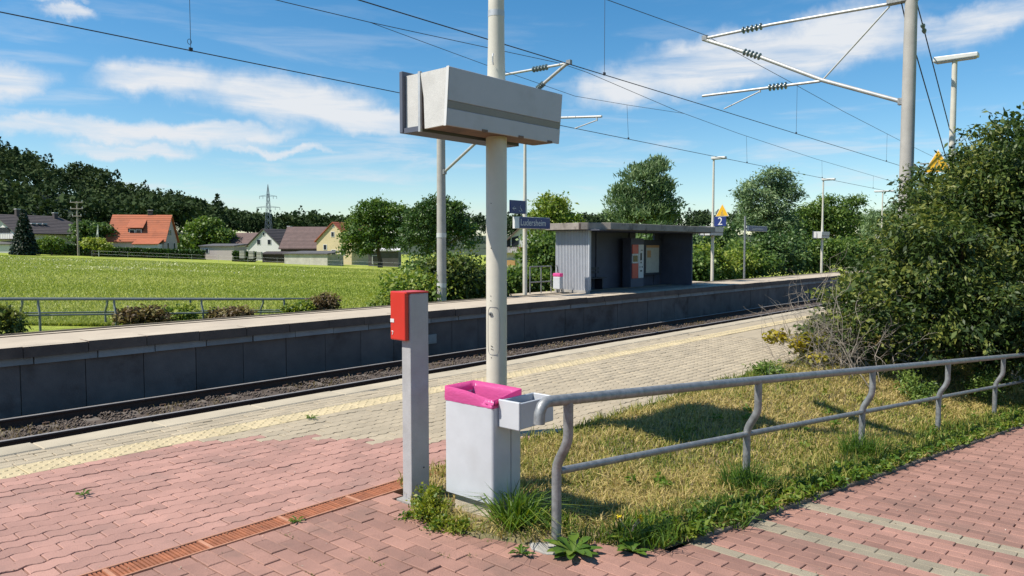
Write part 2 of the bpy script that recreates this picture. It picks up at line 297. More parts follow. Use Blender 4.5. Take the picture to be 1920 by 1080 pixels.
class MB:
    """collects polygons for one mesh"""
    def __init__(s): s.v, s.f = [], []
    def add(s, vs, fs):
        b = len(s.v); s.v += [tuple(p) for p in vs]; s.f += [tuple(b + i for i in q) for q in fs]; return s
    def box(s, x0, x1, y0, y1, z0, z1):
        vs = [(x0, y0, z0), (x1, y0, z0), (x1, y1, z0), (x0, y1, z0), (x0, y0, z1), (x1, y0, z1), (x1, y1, z1), (x0, y1, z1)]
        return s.add(vs, [(0, 3, 2, 1), (4, 5, 6, 7), (0, 1, 5, 4), (1, 2, 6, 5), (2, 3, 7, 6), (3, 0, 4, 7)])
    def bar(s, a, b, w, h, up=(0, 0, 1)):
        a, b = Vector(a), Vector(b); d = (b - a).normalized(); u = Vector(up)
        if abs(d.dot(u)) > .98: u = Vector((1, 0, 0))
        r = d.cross(u).normalized() * (w / 2); u = r.cross(d).normalized() * (h / 2)
        vs = [p + r * i + u * j for p in (a, b) for i, j in ((-1, -1), (1, -1), (1, 1), (-1, 1))]
        return s.add(vs, [(0, 1, 2, 3), (7, 6, 5, 4), (0, 4, 5, 1), (1, 5, 6, 2), (2, 6, 7, 3), (3, 7, 4, 0)])
    def tube(s, path, r, n=10, caps=True):
        P = [Vector(p) for p in path]; R_ = r if isinstance(r, (list, tuple)) else [r] * len(P)
        t0 = (P[1] - P[0]).normalized(); u = Vector((0, 0, 1)) if abs(t0.z) < .9 else Vector((1, 0, 0))
        u = (u - t0 * u.dot(t0)).normalized(); vs, fs = [], []
        for i, p in enumerate(P):
            t = ((P[min(i + 1, len(P) - 1)] - P[max(i - 1, 0)])).normalized()
            u = (u - t * u.dot(t)).normalized(); w = t.cross(u)
            for k in range(n):
                a = 2 * math.pi * k / n; vs.append(p + (u * math.cos(a) + w * math.sin(a)) * R_[i])
        for i in range(len(P) - 1):
            for k in range(n):
                k2 = (k + 1) % n; fs.append((i * n + k, i * n + k2, (i + 1) * n + k2, (i + 1) * n + k))
        if caps: fs += [tuple(range(n - 1, -1, -1)), tuple((len(P) - 1) * n + k for k in range(n))]
        return s.add(vs, fs)
    def lathe(s, c, prof, n=16):
        vs, fs = [], []
        for r, z in prof:
            for k in range(n):
                a = 2 * math.pi * k / n; vs.append((c[0] + r * math.cos(a), c[1] + r * math.sin(a), c[2] + z))
        for i in range(len(prof) - 1):
            for k in range(n): fs.append((i * n + k, i * n + (k + 1) % n, (i + 1) * n + (k + 1) % n, (i + 1) * n + k))
        fs += [tuple(range(n - 1, -1, -1)), tuple((len(prof) - 1) * n + k for k in range(n))]
        return s.add(vs, fs)
    def prism(s, poly, a, b, plane='xz'):
        """poly: 2D outline (counter-clockwise seen from the +normal side); extruded from a to b along the third axis"""
        k = len(poly)
        def P(q, h): return {'xz': (q[0], h, q[1]), 'yz': (h, q[0], q[1]), 'xy': (q[0], q[1], h)}[plane]
        vs = [P(q, a) for q in poly] + [P(q, b) for q in poly]
        fs = [tuple(range(k)), tuple(range(2 * k - 1, k - 1, -1))] + [(i, i + k, (i + 1) % k + k, (i + 1) % k) for i in range(k)]
        return s.add(vs, fs)
    def mesh(s, name, m, smooth=False, fix=True):
        me = bpy.data.meshes.new(name); me.from_pydata(s.v, [], s.f); me.materials.append(m)
        if fix:
            bm = bmesh.new(); bm.from_mesh(me); bmesh.ops.recalc_face_normals(bm, faces=bm.faces); bm.to_mesh(me); bm.free()
        if smooth: me.shade_smooth(); me.set_sharp_from_angle(angle=math.radians(38))
        return me
    def obj(s, name, m, parent=None, smooth=False, bevel=0, seg=2):
        o = link(bpy.data.objects.new(name, s.mesh(name, m, smooth)), parent)
        if bevel:
            b = o.modifiers.new('bevel', 'BEVEL'); b.width = bevel; b.segments = seg; b.limit_method = 'ANGLE'; b.angle_limit = math.radians(40)
        return o
def obj_me(name, me, parent=None, loc=None, rotz=0):
    o = link(bpy.data.objects.new(name, me), parent)
    if loc is not None: o.location = loc
    if rotz: o.rotation_euler = (0, 0, rotz)
    return o
def copy_tree(o, parent=None):
    c = o.copy(); COL.objects.link(c); c.parent = parent
    for ch in o.children: copy_tree(ch, c)
    return c
def tile_mesh(name, base_v, base_f, mats4, m, slope=0):
    """joins many placed copies of one small polygon mesh (base_f: list of index tuples); mats4: list of (x, y, z, rot)"""
    bv = np.array(base_v, dtype=np.float32); T = np.array(mats4, dtype=np.float32); n, k = len(T), len(bv)
    c, s_ = np.cos(T[:, 3])[:, None], np.sin(T[:, 3])[:, None]
    V = np.stack([bv[None, :, 0] * c - bv[None, :, 1] * s_ + T[:, 0:1], bv[None, :, 0] * s_ + bv[None, :, 1] * c + T[:, 1:2], bv[None, :, 2] + T[:, 2:3] - slope * bv[None, :, 0]], -1).reshape(-1, 3)
    fl = np.concatenate([np.array(q) for q in base_f]); ft = np.array([len(q) for q in base_f]); L = len(fl)
    loops = (fl[None] + (np.arange(n) * k)[:, None]).ravel().astype(np.int32)
    st = np.concatenate([[0], np.cumsum(np.tile(ft, n))[:-1]]).astype(np.int32)
    me = bpy.data.meshes.new(name); me.vertices.add(n * k); me.vertices.foreach_set('co', V.ravel())
    me.loops.add(L * n); me.loops.foreach_set('vertex_index', loops); me.polygons.add(len(ft) * n); me.polygons.foreach_set('loop_start', st)
    try: me.polygons.foreach_set('loop_total', np.tile(ft, n).astype(np.int32))
    except Exception: pass
    me.update(calc_edges=True); me.materials.append(m); return me
def paver_geo(outline, inset, h, drop):
    """a paving stone: flat top, chamfer, sides"""
    o = np.array(outline); k = len(o); ext = np.abs(o).max(0); sc = (ext - inset) / ext
    vs = [(x * sc[0], y * sc[1], 0) for x, y in o] + [(x, y, -drop) for x, y in o] + [(x, y, -h) for x, y in o]
    fs = [tuple(range(k))]
    for i in range(k):
        j = (i + 1) % k; fs += [(k + i, k + j, j, i), (2 * k + i, 2 * k + j, k + j, k + i)]
    return vs, fs
def geo_mesh(name, g, m):
    me = bpy.data.meshes.new(name); me.from_pydata(g[0], [], g[1]); me.materials.append(m); return me
def camdist(x, y, z=0):
    q = Vector((x, y, z)) - cam.location; w = q.dot(view); r = q.dot(RH); u = q.dot(RH.cross(view))
    inside = w > .3 and abs(r / w) < .715 and abs(u / w) < .42
    return (w, inside)
def place_pieces(name, geo, m, spots, parent, n_obj=300, jit=.0016, seed=1, join_all=True, slope=0):
    """the pieces that show largest become objects of their own, the others one joined part"""
    rg = np.random.default_rng(seed); me = geo_mesh(name, geo, m); rank = []
    for i, (x, y, z, r) in enumerate(spots):
        w, ins = camdist(x, y, z); rank.append((0 if ins else 1, w if w > 0 else 99, i))
    rank.sort(); near = set(i for a, w, i in rank[:n_obj] if a == 0); rest = []
    for i, (x, y, z, r) in enumerate(spots):
        zz = z + rg.normal(0, jit); rr = r + rg.normal(0, .008); x += rg.normal(0, .001); y += rg.normal(0, .001)
        if i in near:
            o = obj_me(name, me, parent, (x, y, zz), rr); o.rotation_euler = (rg.normal(0, .006), rg.normal(0, .006) + math.atan(slope), rr)
        else: rest.append((x, y, zz, rr))
    if rest and join_all:
        tag(obj_me('distant_' + name, tile_mesh('distant_' + name, geo[0], geo[1], rest, m, slope), parent), kind='stuff')

# ------------------------------------------------------------------ terrain
RAMP_A = math.radians(-5.4); RD = (math.cos(RAMP_A), math.sin(RAMP_A)); RN = (-RD[1], RD[0])
P1 = (3.22, 2.50)                                   # first post of the near railing
def ramp_z(x): return -0.0755 * max(0.0, x - 3.3)
def curb_y(x): return P1[1] - .46 / RN[1] + (x - P1[0]) * RD[1] / RD[0]
def sst(a, b, x):
    t = np.clip((np.asarray(x, dtype=float) - a) / (b - a), 0, 1); return t * t * (3 - 2 * t)
def field_z(x, y):
    x = np.asarray(x, dtype=float); y = np.asarray(y, dtype=float)
    pl = .01475 * (np.clip(y, 16, 170) - 16) - .0369 * (np.clip(x, -40, 92) - 10)
    near = -.12 - .018 * (np.clip(x, 0, 40) - 4)
    s = sst(17, 45, y)
    z = near * (1 - s) + (-.15 + pl) * s
    return z + .05 * np.sin(x * .31 + y * .17) * s
RIDGE = ([-300, 60, 92, 107, 122, 141, 161, 187, 220, 250, 1500], [34, 30, 26.5, 21, 13.5, 8.5, 6.5, 2.5, -2, -3, -3])
def land_z(x, y):
    x = np.asarray(x, dtype=float); y = np.asarray(y, dtype=float)
    f = field_z(x, y)
    hill = np.interp(x, RIDGE[0], RIDGE[1]) * sst(165, 345, y)
    far = 9 * sst(250, 420, x * .86 + y * .5) * sst(200, 120, x * 0 + (y - 330))
    f = f + np.maximum(hill, 0) + np.where(y > 16, far, 0)
    low = np.where(y < 6.6, -2.3, -1.36)
    return low + (f - low) * sst(15.4, 16.2, y)
def build_terrain():
    xs = np.unique(np.concatenate([np.linspace(-1500, -60, 30), np.linspace(-60, 0, 25), np.linspace(0, 60, 61), np.linspace(60, 130, 36), np.linspace(130, 480, 60), np.linspace(480, 2500, 40)]))
    ys = np.unique(np.concatenate([np.linspace(-1200, 0, 24), np.array([3, 6.5, 6.7, 10, 14, 15.3]), np.linspace(15.4, 17, 9), np.linspace(17, 60, 44), np.linspace(60, 180, 50), np.linspace(180, 480, 50), np.linspace(480, 2500, 40)]))
    X, Y = np.meshgrid(xs, ys); V = np.stack([X, Y, land_z(X, Y)], -1).reshape(-1, 3)
    nx, ny = len(xs), len(ys); i = np.arange(nx - 1)[None] + (np.arange(ny - 1) * nx)[:, None]
    Fq = np.stack([i, i + 1, i + 1 + nx, i + nx], -1).reshape(-1, 4)
    me = np_mesh('ground', V, Fq, M['field'], smooth=True); me.materials.append(M['hill'])
    cen = V[Fq].mean(1); w = (cen[:, 1] > 148) & (cen[:, 1] > 158 + .18 * np.maximum(cen[:, 0], 0)) | (np.hypot(cen[:, 0], cen[:, 1]) > 240)   # forest floor
    me.polygons.foreach_set('material_index', w.astype(np.int32))
    tag(obj_me('ground', me), 'green meadow and land behind the far platform', kind='structure')
build_terrain()

# ------------------------------------------------------------------ near platform
def in_lawn(x, y):
    if y > 3.93: return False
    if x > 3.62: return y > curb_y(x) - .02
    xb = np.interp(y, [1.9, 2.03, 2.6, 3.05, 3.45, 3.93], [9, 3.62, 3.10, 2.98, 3.02, 3.30]); return x > xb
def struct(name, label):
    o = bpy.data.objects.new(name, None); link(o); return tag(o, label, kind='structure')
plat = struct('platform', 'near station platform paved in red and beige stones')
def wave_outline(L, Wd, amp, n=7):
    xs = np.linspace(-L / 2, L / 2, n); w = lambda x: amp * math.sin(4 * math.pi * (x + L / 2) / L)
    return [(x, -Wd / 2 + w(x)) for x in xs] + [(x, Wd / 2 + w(x)) for x in xs[::-1]]
def build_platform():
    b = MB(); b.box(-30, 90, 4.0, 7.0, -1.3, -.034); b.obj('platform_body', M['joint_beige'], plat)
    b = MB(); b.box(-30, 3.3, -6, 3.998, -1.3, -.036); b.box(3.3, 4.6, 3.6, 3.998, -1.3, -.037); b.obj('forecourt_bed', M['joint'], plat)
    # wavy stones between drain and tactile strip
    L, Wd = .225, .1125; wave = paver_geo(wave_outline(L - .005, Wd - .005, .0115, 11), .0035, .03, .003)
    red, beige, row = [], [], 0
    y = 4.10 + Wd / 2
    rows = 19
    for r in range(rows):
        yy = 4.052 + Wd * (r + .5) - .012
        x = .6 + (r % 2) * L / 2
        while x < 13:
            (red if x < 3.05 + (6.10 - yy) * .92 + .12 * math.sin(r * 2.1) else beige).append((x, yy, 0, 0)); x += L
    place_pieces('paving_stone', wave, M['paver_red'], red, plat, 300, seed=2)
    place_pieces('paving_stone', wave, M['paver_beige'], beige, plat, 300, seed=3)
    b = MB(); b.box(13 - .2, 90, 4.0, 6.16, -.2, -.004); b.box(13 - .2, 90, 6.47, 7.14, -.2, -.004); b.obj('paving_sheet', M['paver_beige'], plat)
    # straight stones between tactile strip and edge
    blk = paver_geo([(-.0965, -.0475), (.0965, -.0475), (.0965, .0475), (-.0965, .0475)], .005, .035, .004); sp = []
    for r in range(4):
        yy = 6.47 + .1 * (r + .5); x = .6 + (r % 2) * .1
        while x < 12.7: sp.append((x, yy, 0, 0)); x += .2
    place_pieces('edge_stone', blk, M['paver_beige'], sp, plat, 240, seed=4)
    sl = paver_geo([(-.495, -.145), (.495, -.145), (.495, .145), (-.495, .145)], .008, .12, .006)
    place_pieces('edge_slab', sl, M['edge_slab'], [(x + .5, 7.02, .002, 0) for x in range(-1, 62)], plat, 70, .0012, seed=5)
    # tactile strip: yellow tiles with rows of studs
    tv, tf = paver_geo([(-.1475, -.1475), (.1475, -.1475), (.1475, .1475), (-.1475, .1475)], .004, .03, .003)
    for i in range(5):
        for j in range(5):
            if (i + j) % 2: continue
            cx, cy = -.112 + i * .056, -.112 + j * .056; k0 = len(tv)
            for rr, zz in ((.021, 0.0001), (.013, .006)):
                for a in range(6): tv.append((cx + rr * math.cos(a * math.pi / 3), cy + rr * math.sin(a * math.pi / 3), zz))
            tf.append(tuple(k0 + 6 + a for a in range(6)))
            for a in range(6): tf.append((k0 + a, k0 + (a + 1) % 6, k0 + 6 + (a + 1) % 6, k0 + 6 + a))
    place_pieces('tactile_tile', (tv, tf), M['tactile'], [(.65 + .3 * i, 6.32, .003, 0) for i in range(150)], plat, 150, .0006, seed=6)
    # rectangular red blocks of the forecourt, laid across
    blk = paver_geo([(-.0476, -.0976), (.0476, -.0976), (.0476, .0976), (-.0476, .0976)], .0035, .03, .003); sp, hp = [], []
    for c in range(int((3.35 - .5) / .1) + 1):
        xx = .55 + .1 * c; yy = -1.53 + (c % 2) * .1
        if not c % 2 and not in_lawn(xx, 3.82): hp.append((xx, 3.82, 0, 0))
        while yy < 3.80:
            if not in_lawn(xx, yy): sp.append((xx, yy, 0, 0))
            yy += .2
    half = paver_geo([(-.0476, -.0476), (.0476, -.0476), (.0476, .0476), (-.0476, .0476)], .0035, .03, .003); place_pieces('half_block', half, M['block_red'], hp, plat, 40, .002, seed=17)
    place_pieces('red_block', blk, M['block_red'], sp, plat, 300, .0018, seed=7)
build_platform()

ramp = struct('ramp_path', 'red block path sloping down beside the railing')
def build_ramp():
    b = MB(); pts = [3.3, 8, 14, 26]
    for x0, x1 in zip(pts, pts[1:]):
        b.add([(x0, -6, ramp_z(x0) - .036), (x1, -6, ramp_z(x1) - .036), (x1, curb_y(x1) + .3, ramp_z(x1) - .036), (x0, 2.45 if x0 == 3.3 else curb_y(x0) + .3, ramp_z(x0) - .036)], [(0, 1, 2, 3)])
    b.obj('path_bed', M['joint'], ramp)
    blk = paver_geo([(-.0476, -.0976), (.0476, -.0976), (.0476, .0976), (-.0476, .0976)], .0035, .03, .003); red, grey = [], []
    hr, hg, last = [], [], 0
    half = paver_geo([(-.0476, -.0476), (.0476, -.0476), (.0476, .0476), (-.0476, .0476)], .0035, .03, .003)
    for c in range(130):
        xx = 3.46 + .1 * c - .01; yy = -1.5 + ((c + 29) % 2) * .1
        g = any(abs(xx - q) < .1 for q in (3.85, 4.55, 5.25))
        while yy < curb_y(xx) + .02:
            if not in_lawn(xx, yy): (grey if g else red).append((xx, yy, ramp_z(xx), 0)); last = yy
            yy += .2
        if curb_y(xx) + .03 - (last + .1) > .03: (hg if g else hr).append((xx, last + .15, ramp_z(xx), 0))
    place_pieces('red_block', blk, M['block_red'], red, ramp, 300, .0012, seed=8, slope=.0755)
    place_pieces('grey_block', blk, M['paver_grey'], grey, ramp, 120, .0012, seed=9, slope=.0755)
    place_pieces('half_block', half, M['block_red'], hr, ramp, 80, .0012, seed=18, slope=.0755); place_pieces('half_block', half, M['paver_grey'], hg, ramp, 20, .0012, seed=19, slope=.0755)
    # kerb stones along the grass
    kb = paver_geo([(-.245, -.03), (.245, -.03), (.245, .03), (-.245, .03)], .006, .12, .006); sp = []
    for i in range(30):
        s = .62 + i * .5 + .25; x = P1[0] + RD[0] * s; sp.append((x, curb_y(x) + .035, ramp_z(x) + .022, RAMP_A))
    place_pieces('kerb_stone', kb, M['kerb'], sp, ramp, 40, .004, seed=10, slope=.0755)
build_ramp()

# drain along the platform
def build_drain():
    t = thing('drain_channel', 'rust red slotted drain grating running across the red paving', 'drain', (0, 3.96, 0))
    for yy in (-.088, .076): b = MB(); b.box(.3, 4.25, yy, yy + .012, -.05, .006); b.obj('edge_rail', M['drain_edge'], t, bevel=.002, seg=1)
    b = MB(); b.box(.3, 4.25, -.076, .076, -.08, -.045); b.obj('channel_floor', M['joint'], t)
    g = MB(); g.box(-.0062, .0062, -.0745, .0745, -.018, 0.0); me = g.mesh('grate_bar', M['drain_rust'])
    for i in range(150):
        x = .95 + i * .0215
        obj_me('grate_bar', me, t, (x, 0, .0015 * math.sin(i * 1.7)))
    for i in range(8): b = MB(); b.box(.95 + .5 * i - .03, .95 + .5 * i - .010, -.0755, .0755, -.02, .0035); b.obj('cross_bar', M['drain_edge'], t)
build_drain()

# ------------------------------------------------------------------ tracks and far platform
def build_track():
    bed = struct('railway_track', 'two ballasted railway tracks between the platforms')
    xs = np.linspace(-30, 140, 341); prof = [(6.9, -1.29), (7.6, -1.27), (8.0, -1.215), (9.75, -1.215), (10.2, -1.27), (11.3, -1.27), (11.75, -1.22), (12.5, -1.21), (13.2, -1.21), (13.95, -1.22), (14.4, -1.24)]
    rg = np.random.default_rng(5)
    V = np.array([(x, y, z + rg.normal(0, .012)) for x in xs for y, z in prof]); k = len(prof); n = len(xs)
    i = (np.arange(n - 1) * k)[:, None] + np.arange(k - 1)[None]; Fq = np.stack([i, i + k, i + k + 1, i + 1], -1).reshape(-1, 4)
    obj_me('ballast_bed', np_mesh('ballast_bed', V, Fq, M['ballast'], smooth=True), bed)
    for yc, lab in ((8.87, 'near'), (12.84, 'far')):
        for s in (-.752, .752):
            y = yc + s; b = MB(); pr = [(-.062, -1.215), (.062, -1.215), (.062, -1.198), (.010, -1.18), (.010, -1.088), (.034, -1.076), (.034, -1.046), (-.034, -1.046), (-.034, -1.076), (-.010, -1.088), (-.010, -1.18), (-.062, -1.198)]
            b.prism([(y + q[0], q[1]) for q in pr], -30, 140, 'yz'); r = b.obj('rail', M['rail_rust'], bed)
            b = MB(); b.prism([(y - .031, -1.0455), (y + .031, -1.0455), (y + .026, -1.040), (y - .026, -1.040)], -30, 140, 'yz'); b.obj('rail_head', M['rail_top'], r)
    g = MB(); g.prism([(-1.25, -.2), (1.25, -.2), (1.25, -.03), (.95, 0), (.5, 0), (.3, -.03), (-.3, -.03), (-.5, 0), (-.95, 0), (-1.25, -.03)], -.12, .12, 'yz'); me = g.mesh('sleeper', M['sleeper'])
    fm = MB()
    for yy in (-.85, -.65, .65, .85): fm.box(-.05, .05, yy - .035, yy + .035, -.002, .035)
    fme = fm.mesh('rail_clip', M['rail_rust'])
    for i in range(75):
        s = obj_me('sleeper', me, bed, (1.5 + .62 * i, 12.84, -1.205 + .004 * math.sin(i * 2.3)))
        obj_me('rail_clip', fme, s)
    for i in range(40): obj_me('sleeper', me, bed, (.5 + .62 * i, 8.87, -1.205))
    # loose stones
    rg = np.random.default_rng(11); n = 16000
    x = 1.5 + 34 * rg.random(n) ** 1.7; y = np.where(rg.random(n) < .86, 11.7 + 2.2 * rg.random(n), 10.3 + 3.9 * rg.random(n)); sz = .014 + .020 * rg.random(n)
    xm = (x - 1.5 + .31) % .62 - .31
    z = -1.208 + np.where(np.abs(xm) < .15, .0, .012) + .02 * rg.random(n) + .02 * np.sin(x * 3) * np.sin(y * 9)
    keep = ~((np.abs(np.abs(y - 12.84) - .752) < .06)) & ~((np.abs(xm) < .13) & (rg.random(n) < .78))
    x, y, z, sz = x[keep], y[keep], z[keep], sz[keep]; n = len(x)
    o = np.array([(1, 0, 0), (0, 1, 0), (-1, 0, 0), (0, -1, 0), (0, 0, 1), (0, 0, -1)], float)
    V = o[None] * sz[:, None, None] * (0.7 + .6 * rg.random((n, 6, 1))); a = rg.random(n) * 6.28
    V = np.stack([V[..., 0] * np.cos(a)[:, None] - V[..., 1] * np.sin(a)[:, None], V[..., 0] * np.sin(a)[:, None] + V[..., 1] * np.cos(a)[:, None], V[..., 2] * .8], -1) + np.stack([x, y, z], -1)[:, None]
    f0 = np.array([(0, 1, 4), (1, 2, 4), (2, 3, 4), (3, 0, 4), (1, 0, 5), (2, 1, 5), (3, 2, 5), (0, 3, 5)])
    Fq = (f0[None] + (np.arange(n) * 6)[:, None, None]).reshape(-1, 3)
    tag(obj_me('ballast_stones', np_mesh('ballast_stones', V.reshape(-1, 3), Fq, M['stone']), bed), kind='stuff')
build_track()

def build_far_platform():
    p = struct('far_platform', 'far platform with concrete edge wall across the tracks')
    b = MB(); b.box(-30, 140, 14.36, 16.28, -1.3, -.006); b.box(19.6, 33, 16.28, 17.35, -1.3, -.006); b.obj('platform_body', M['far_paving'], p)
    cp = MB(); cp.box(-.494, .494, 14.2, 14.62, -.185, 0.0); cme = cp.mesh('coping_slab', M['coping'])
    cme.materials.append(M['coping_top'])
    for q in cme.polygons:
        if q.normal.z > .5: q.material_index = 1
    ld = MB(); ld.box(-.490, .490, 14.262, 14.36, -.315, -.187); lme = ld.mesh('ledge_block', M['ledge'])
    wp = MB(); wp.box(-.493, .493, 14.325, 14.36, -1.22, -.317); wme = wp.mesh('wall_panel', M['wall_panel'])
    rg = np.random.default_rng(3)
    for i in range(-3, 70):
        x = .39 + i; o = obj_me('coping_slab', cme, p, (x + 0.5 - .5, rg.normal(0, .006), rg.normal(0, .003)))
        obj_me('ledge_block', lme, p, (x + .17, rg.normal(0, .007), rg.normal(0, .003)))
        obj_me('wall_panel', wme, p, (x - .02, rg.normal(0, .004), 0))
    b = MB(); b.box(-30, 140, 16.285, 16.36, -.3, .02); b.box(-30, 19.5, 16.36, 16.40, -.3, -.03); b.obj('back_kerb', M['joint_beige'], p)
    b = MB(); b.bar((-10, 15.95, .002), (60, 15.95, .002), .02, .012); b.obj('gutter_joint', M['joint'], p)
    b = MB(); b.box(13.0, 13.28, 14.29, 14.33, -.86, -.62); b.box(13.04, 13.24, 14.285, 14.29, -.82, -.66); b.obj('wall_hatch', M['concrete'], p)
build_far_platform()

# ------------------------------------------------------------------ things on the near platform
def text_mesh(txt, size, m, name):
    cu = bpy.data.curves.new('lettering', 'FONT'); cu.body = txt; cu.size = size; cu.align_x = 'CENTER'; cu.align_y = 'CENTER'; cu.extrude = .002; cu.resolution_u = 3
    o = bpy.data.objects.new('lettering', cu); COL.objects.link(o); dg = bpy.context.evaluated_depsgraph_get()
    me = bpy.data.meshes.new_from_object(o.evaluated_get(dg)); bpy.data.objects.remove(o); me.name = name; me.materials.clear(); me.materials.append(m); return me
def lettering(txt, size, m, parent, loc, rot, name='lettering', sx=1):
    o = obj_me(name, text_mesh(txt, size, m, name), parent); o.location = loc; o.rotation_euler = rot; o.scale = (sx, 1, 1); return o
FACE_NEG_Y = (math.pi / 2, 0, 0); FACE_NEG_X = (math.pi / 2, 0, -math.pi / 2)

def display_parts(t, x0, x1, yf, z0, z1):
    """overhead train display: slanted front housing, perforated ends, second screen behind (coordinates local to the thing)"""
    yb, yr = yf + .33, yf + .58
    front = [(yf, z1), (yf + .035, z0), (yb, z0 - .015), (yb + .0, z1 + .0)]
    h = (z1 - z0); yy = lambda f: yf + .035 * f
    b = MB(); b.prism([(yf, z1), (yf + .008, z0 + h * .40), (yf + .006, z0 + h * .40), (yb, z0 + .001), (yb, z1)], x0 + .02, x1 - .02, 'yz')
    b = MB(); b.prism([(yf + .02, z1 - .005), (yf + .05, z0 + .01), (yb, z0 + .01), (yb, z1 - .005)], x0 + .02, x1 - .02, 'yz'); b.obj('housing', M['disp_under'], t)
    b = MB(); b.prism([(yf, z1), (yf + .0195, z0 + h * .43), (yf + .034, z0 + h * .43), (yf + .0215, z1)], x0, x1, 'yz'); b.obj('upper_screen', M['disp_front'], t, bevel=.003, seg=1)
    b = MB(); b.prism([(yf + .022, z0 + h * .425), (yf + .03, z0 + h * .30), (yf + .045, z0 + h * .30), (yf + .04, z0 + h * .425)], x0 + .001, x1 - .001, 'yz'); b.obj('dark_band', M['disp_band'], t)
    b = MB(); b.prism([(yf + .0255, z0 + h * .295), (yf + .037, z0), (yf + .052, z0), (yf + .045, z0 + h * .295)], x0, x1, 'yz'); b.obj('lower_screen', M['disp_front'], t, bevel=.003, seg=1)
    b = MB(); b.prism([(yf + .02, z1 - .002), (yf + .05, z0 + .004), (yb - .05, z0 - .003), (yb - .04, z0 + h * .55), (yb - .005, z1 - .004)], x0 - .004, x0 + .02, 'yz'); b.obj('perforated_end', M['disp_end'], t)
    b = MB(); b.prism([(yf + .0, z1 + .004), (yf + .036, z0 - .003), (yf + .062, z0 - .003), (yf + .028, z1 + .004)], x0 - .009, x0 - .0045, 'yz'); b.obj('end_trim', M['white'], t)
    b = MB(); b.box(x0 + .021, x1 - .021, yf + .05, yb, z1 - .0045, z1 + .006); b.obj('top_cover', M['disp_end'], t)
    b = MB(); b.box(x1 - .019, x1 + .003, yf + .055, yb, z0 + .012, z1 - .006); b.obj('far_end', M['disp_end'], t)
    b = MB(); b.box(x0 - .01, x0 + .012, yb - .004, yb + .02, z0 - .02, z1 + .012); b.obj('mounting_strip', M['galv_light'], t)
    b = MB(); b.box(x0 + .03, x1 - .2, yb + .021, yr - .04, z0 + .03, z1 + .01); b.obj('rear_housing', M['disp_end'], t)
    b = MB(); b.box(x0 - .006, x1 - .15, yr - .039, yr, z0 - .01, z1 + .045); b.obj('rear_frame', M['disp_frame'], t, bevel=.004, seg=1)
    for k in (.3, .62, .9): xx = x0 + (x1 - x0) * k; b = MB(); b.box(xx - .03, xx + .03, yf + .029, yf + .036, z0 - .006, z0 + .014); b.obj('latch', M['disp_under'], t)
    b = MB(); b.box(x0 + .005, x1 - .19, yb + .022, yr - .042, z0 - .012, z0 + .028); b.obj('rear_underside', M['disp_frame'], t)

def lamp_post(loc, label, h=5.85, r=.09, head=(-.45, .45), extra=None):
    t = thing('platform_lamp', label, 'lamp post', loc, group='platform lamp posts')
    b = MB(); b.lathe((0, 0, 0), [(r, -.15), (r, 2.6), (r * .98, 2.62), (r * .78, 3.4), (r * .6, h - .1), (r * .6, h)], 28); b.obj('pole', M['pole_cream'], t, smooth=True)
    b = MB(); y0, y1 = head; b.prism([(y0, h - .02), (y1, h - .02), (y1, h + .10), (y0, h + .08)], -.11, .11, 'yz'); b.obj('lamp_head', M['lamp_white'], t, bevel=.02)
    b = MB(); b.box(-.085, .085, y0 + .05, y1 - .05, h - .04, h - .021); b.obj('diffuser', M['lamp_glass'], t)
    return t
t = lamp_post((4.76, 4.36, 0), 'thick cream steel pole that carries the large grey display', head=(.02, .95))
for zz, rr in ((3.62, .0705), (3.92, .0685)):
    b = MB(); b.lathe((0, 0, zz), [(rr - .004, -.025), (rr, -.025), (rr, .025), (rr - .004, .025)], 24); b.obj('clamp_band', M['galv_light'], t, smooth=True)
def pole_hatch(t):
    """service door outlined on the pole, lock and small holes, on the side towards the red paving"""
    az = math.radians(204); b = MB(); R = .0915
    def pt(da, z): a = az + da; return (R * math.cos(a), R * math.sin(a), z)
    da = .62; ring = []
    for k in range(33):
        q = 2 * math.pi * k / 32; cx, cz = math.cos(q), math.sin(q); f = 5
        n = (abs(cx) ** f + abs(cz) ** f) ** (-1 / f); ring.append(pt(da * n * cx, .93 + .205 * n * cz))
    b.tube(ring, .0014, 5, False); b.obj('door_seam', M['disp_frame'], t)
    b = MB(); p = Vector(pt(-.25, 1.075)); n = Vector((p.x, p.y, 0)).normalized(); b.tube([p - n * .003, p + n * .006], .017, 14); b.obj('lock_ring', M['galv'], t)
    b = MB(); b.tube([p + n * .006, p + n * .009], .008, 8); b.obj('lock', M['black'], t)
    b = MB()
    for da_, z in ((-.2, .80), (-.1, .795), (-.2, .775), (-.05, .77), (-.25, 1.19), (-.25, 1.23), (-.22, 1.64), (-.2, 2.02), (-.2, .70)):
        p = Vector(pt(da_, z)); n = Vector((p.x, p.y, 0)).normalized(); b.tube([p - n * .002, p + n * .0015], .004, 6)
    b.obj('drill_hole', M['black'], t); t.children[-1]['kind'] = 'stuff'
pole_hatch(t)
b = MB(); b.tube([(-.08, -.04, 3.18), (-.105, -.055, 3.20), (-.11, -.06, 3.24), (-.095, -.05, 3.265)], .006, 6); b.obj('cable_hook', M['galv_light'], t)
d = thing('train_display', 'long grey train display box with dark band mounted on the cream pole', 'display', (4.76, 4.36, 0), group='overhead train displays')
display_parts(d, 3.98 - 4.76, 5.375 - 4.76, 4.12 - 4.36, 2.575, 3.01)

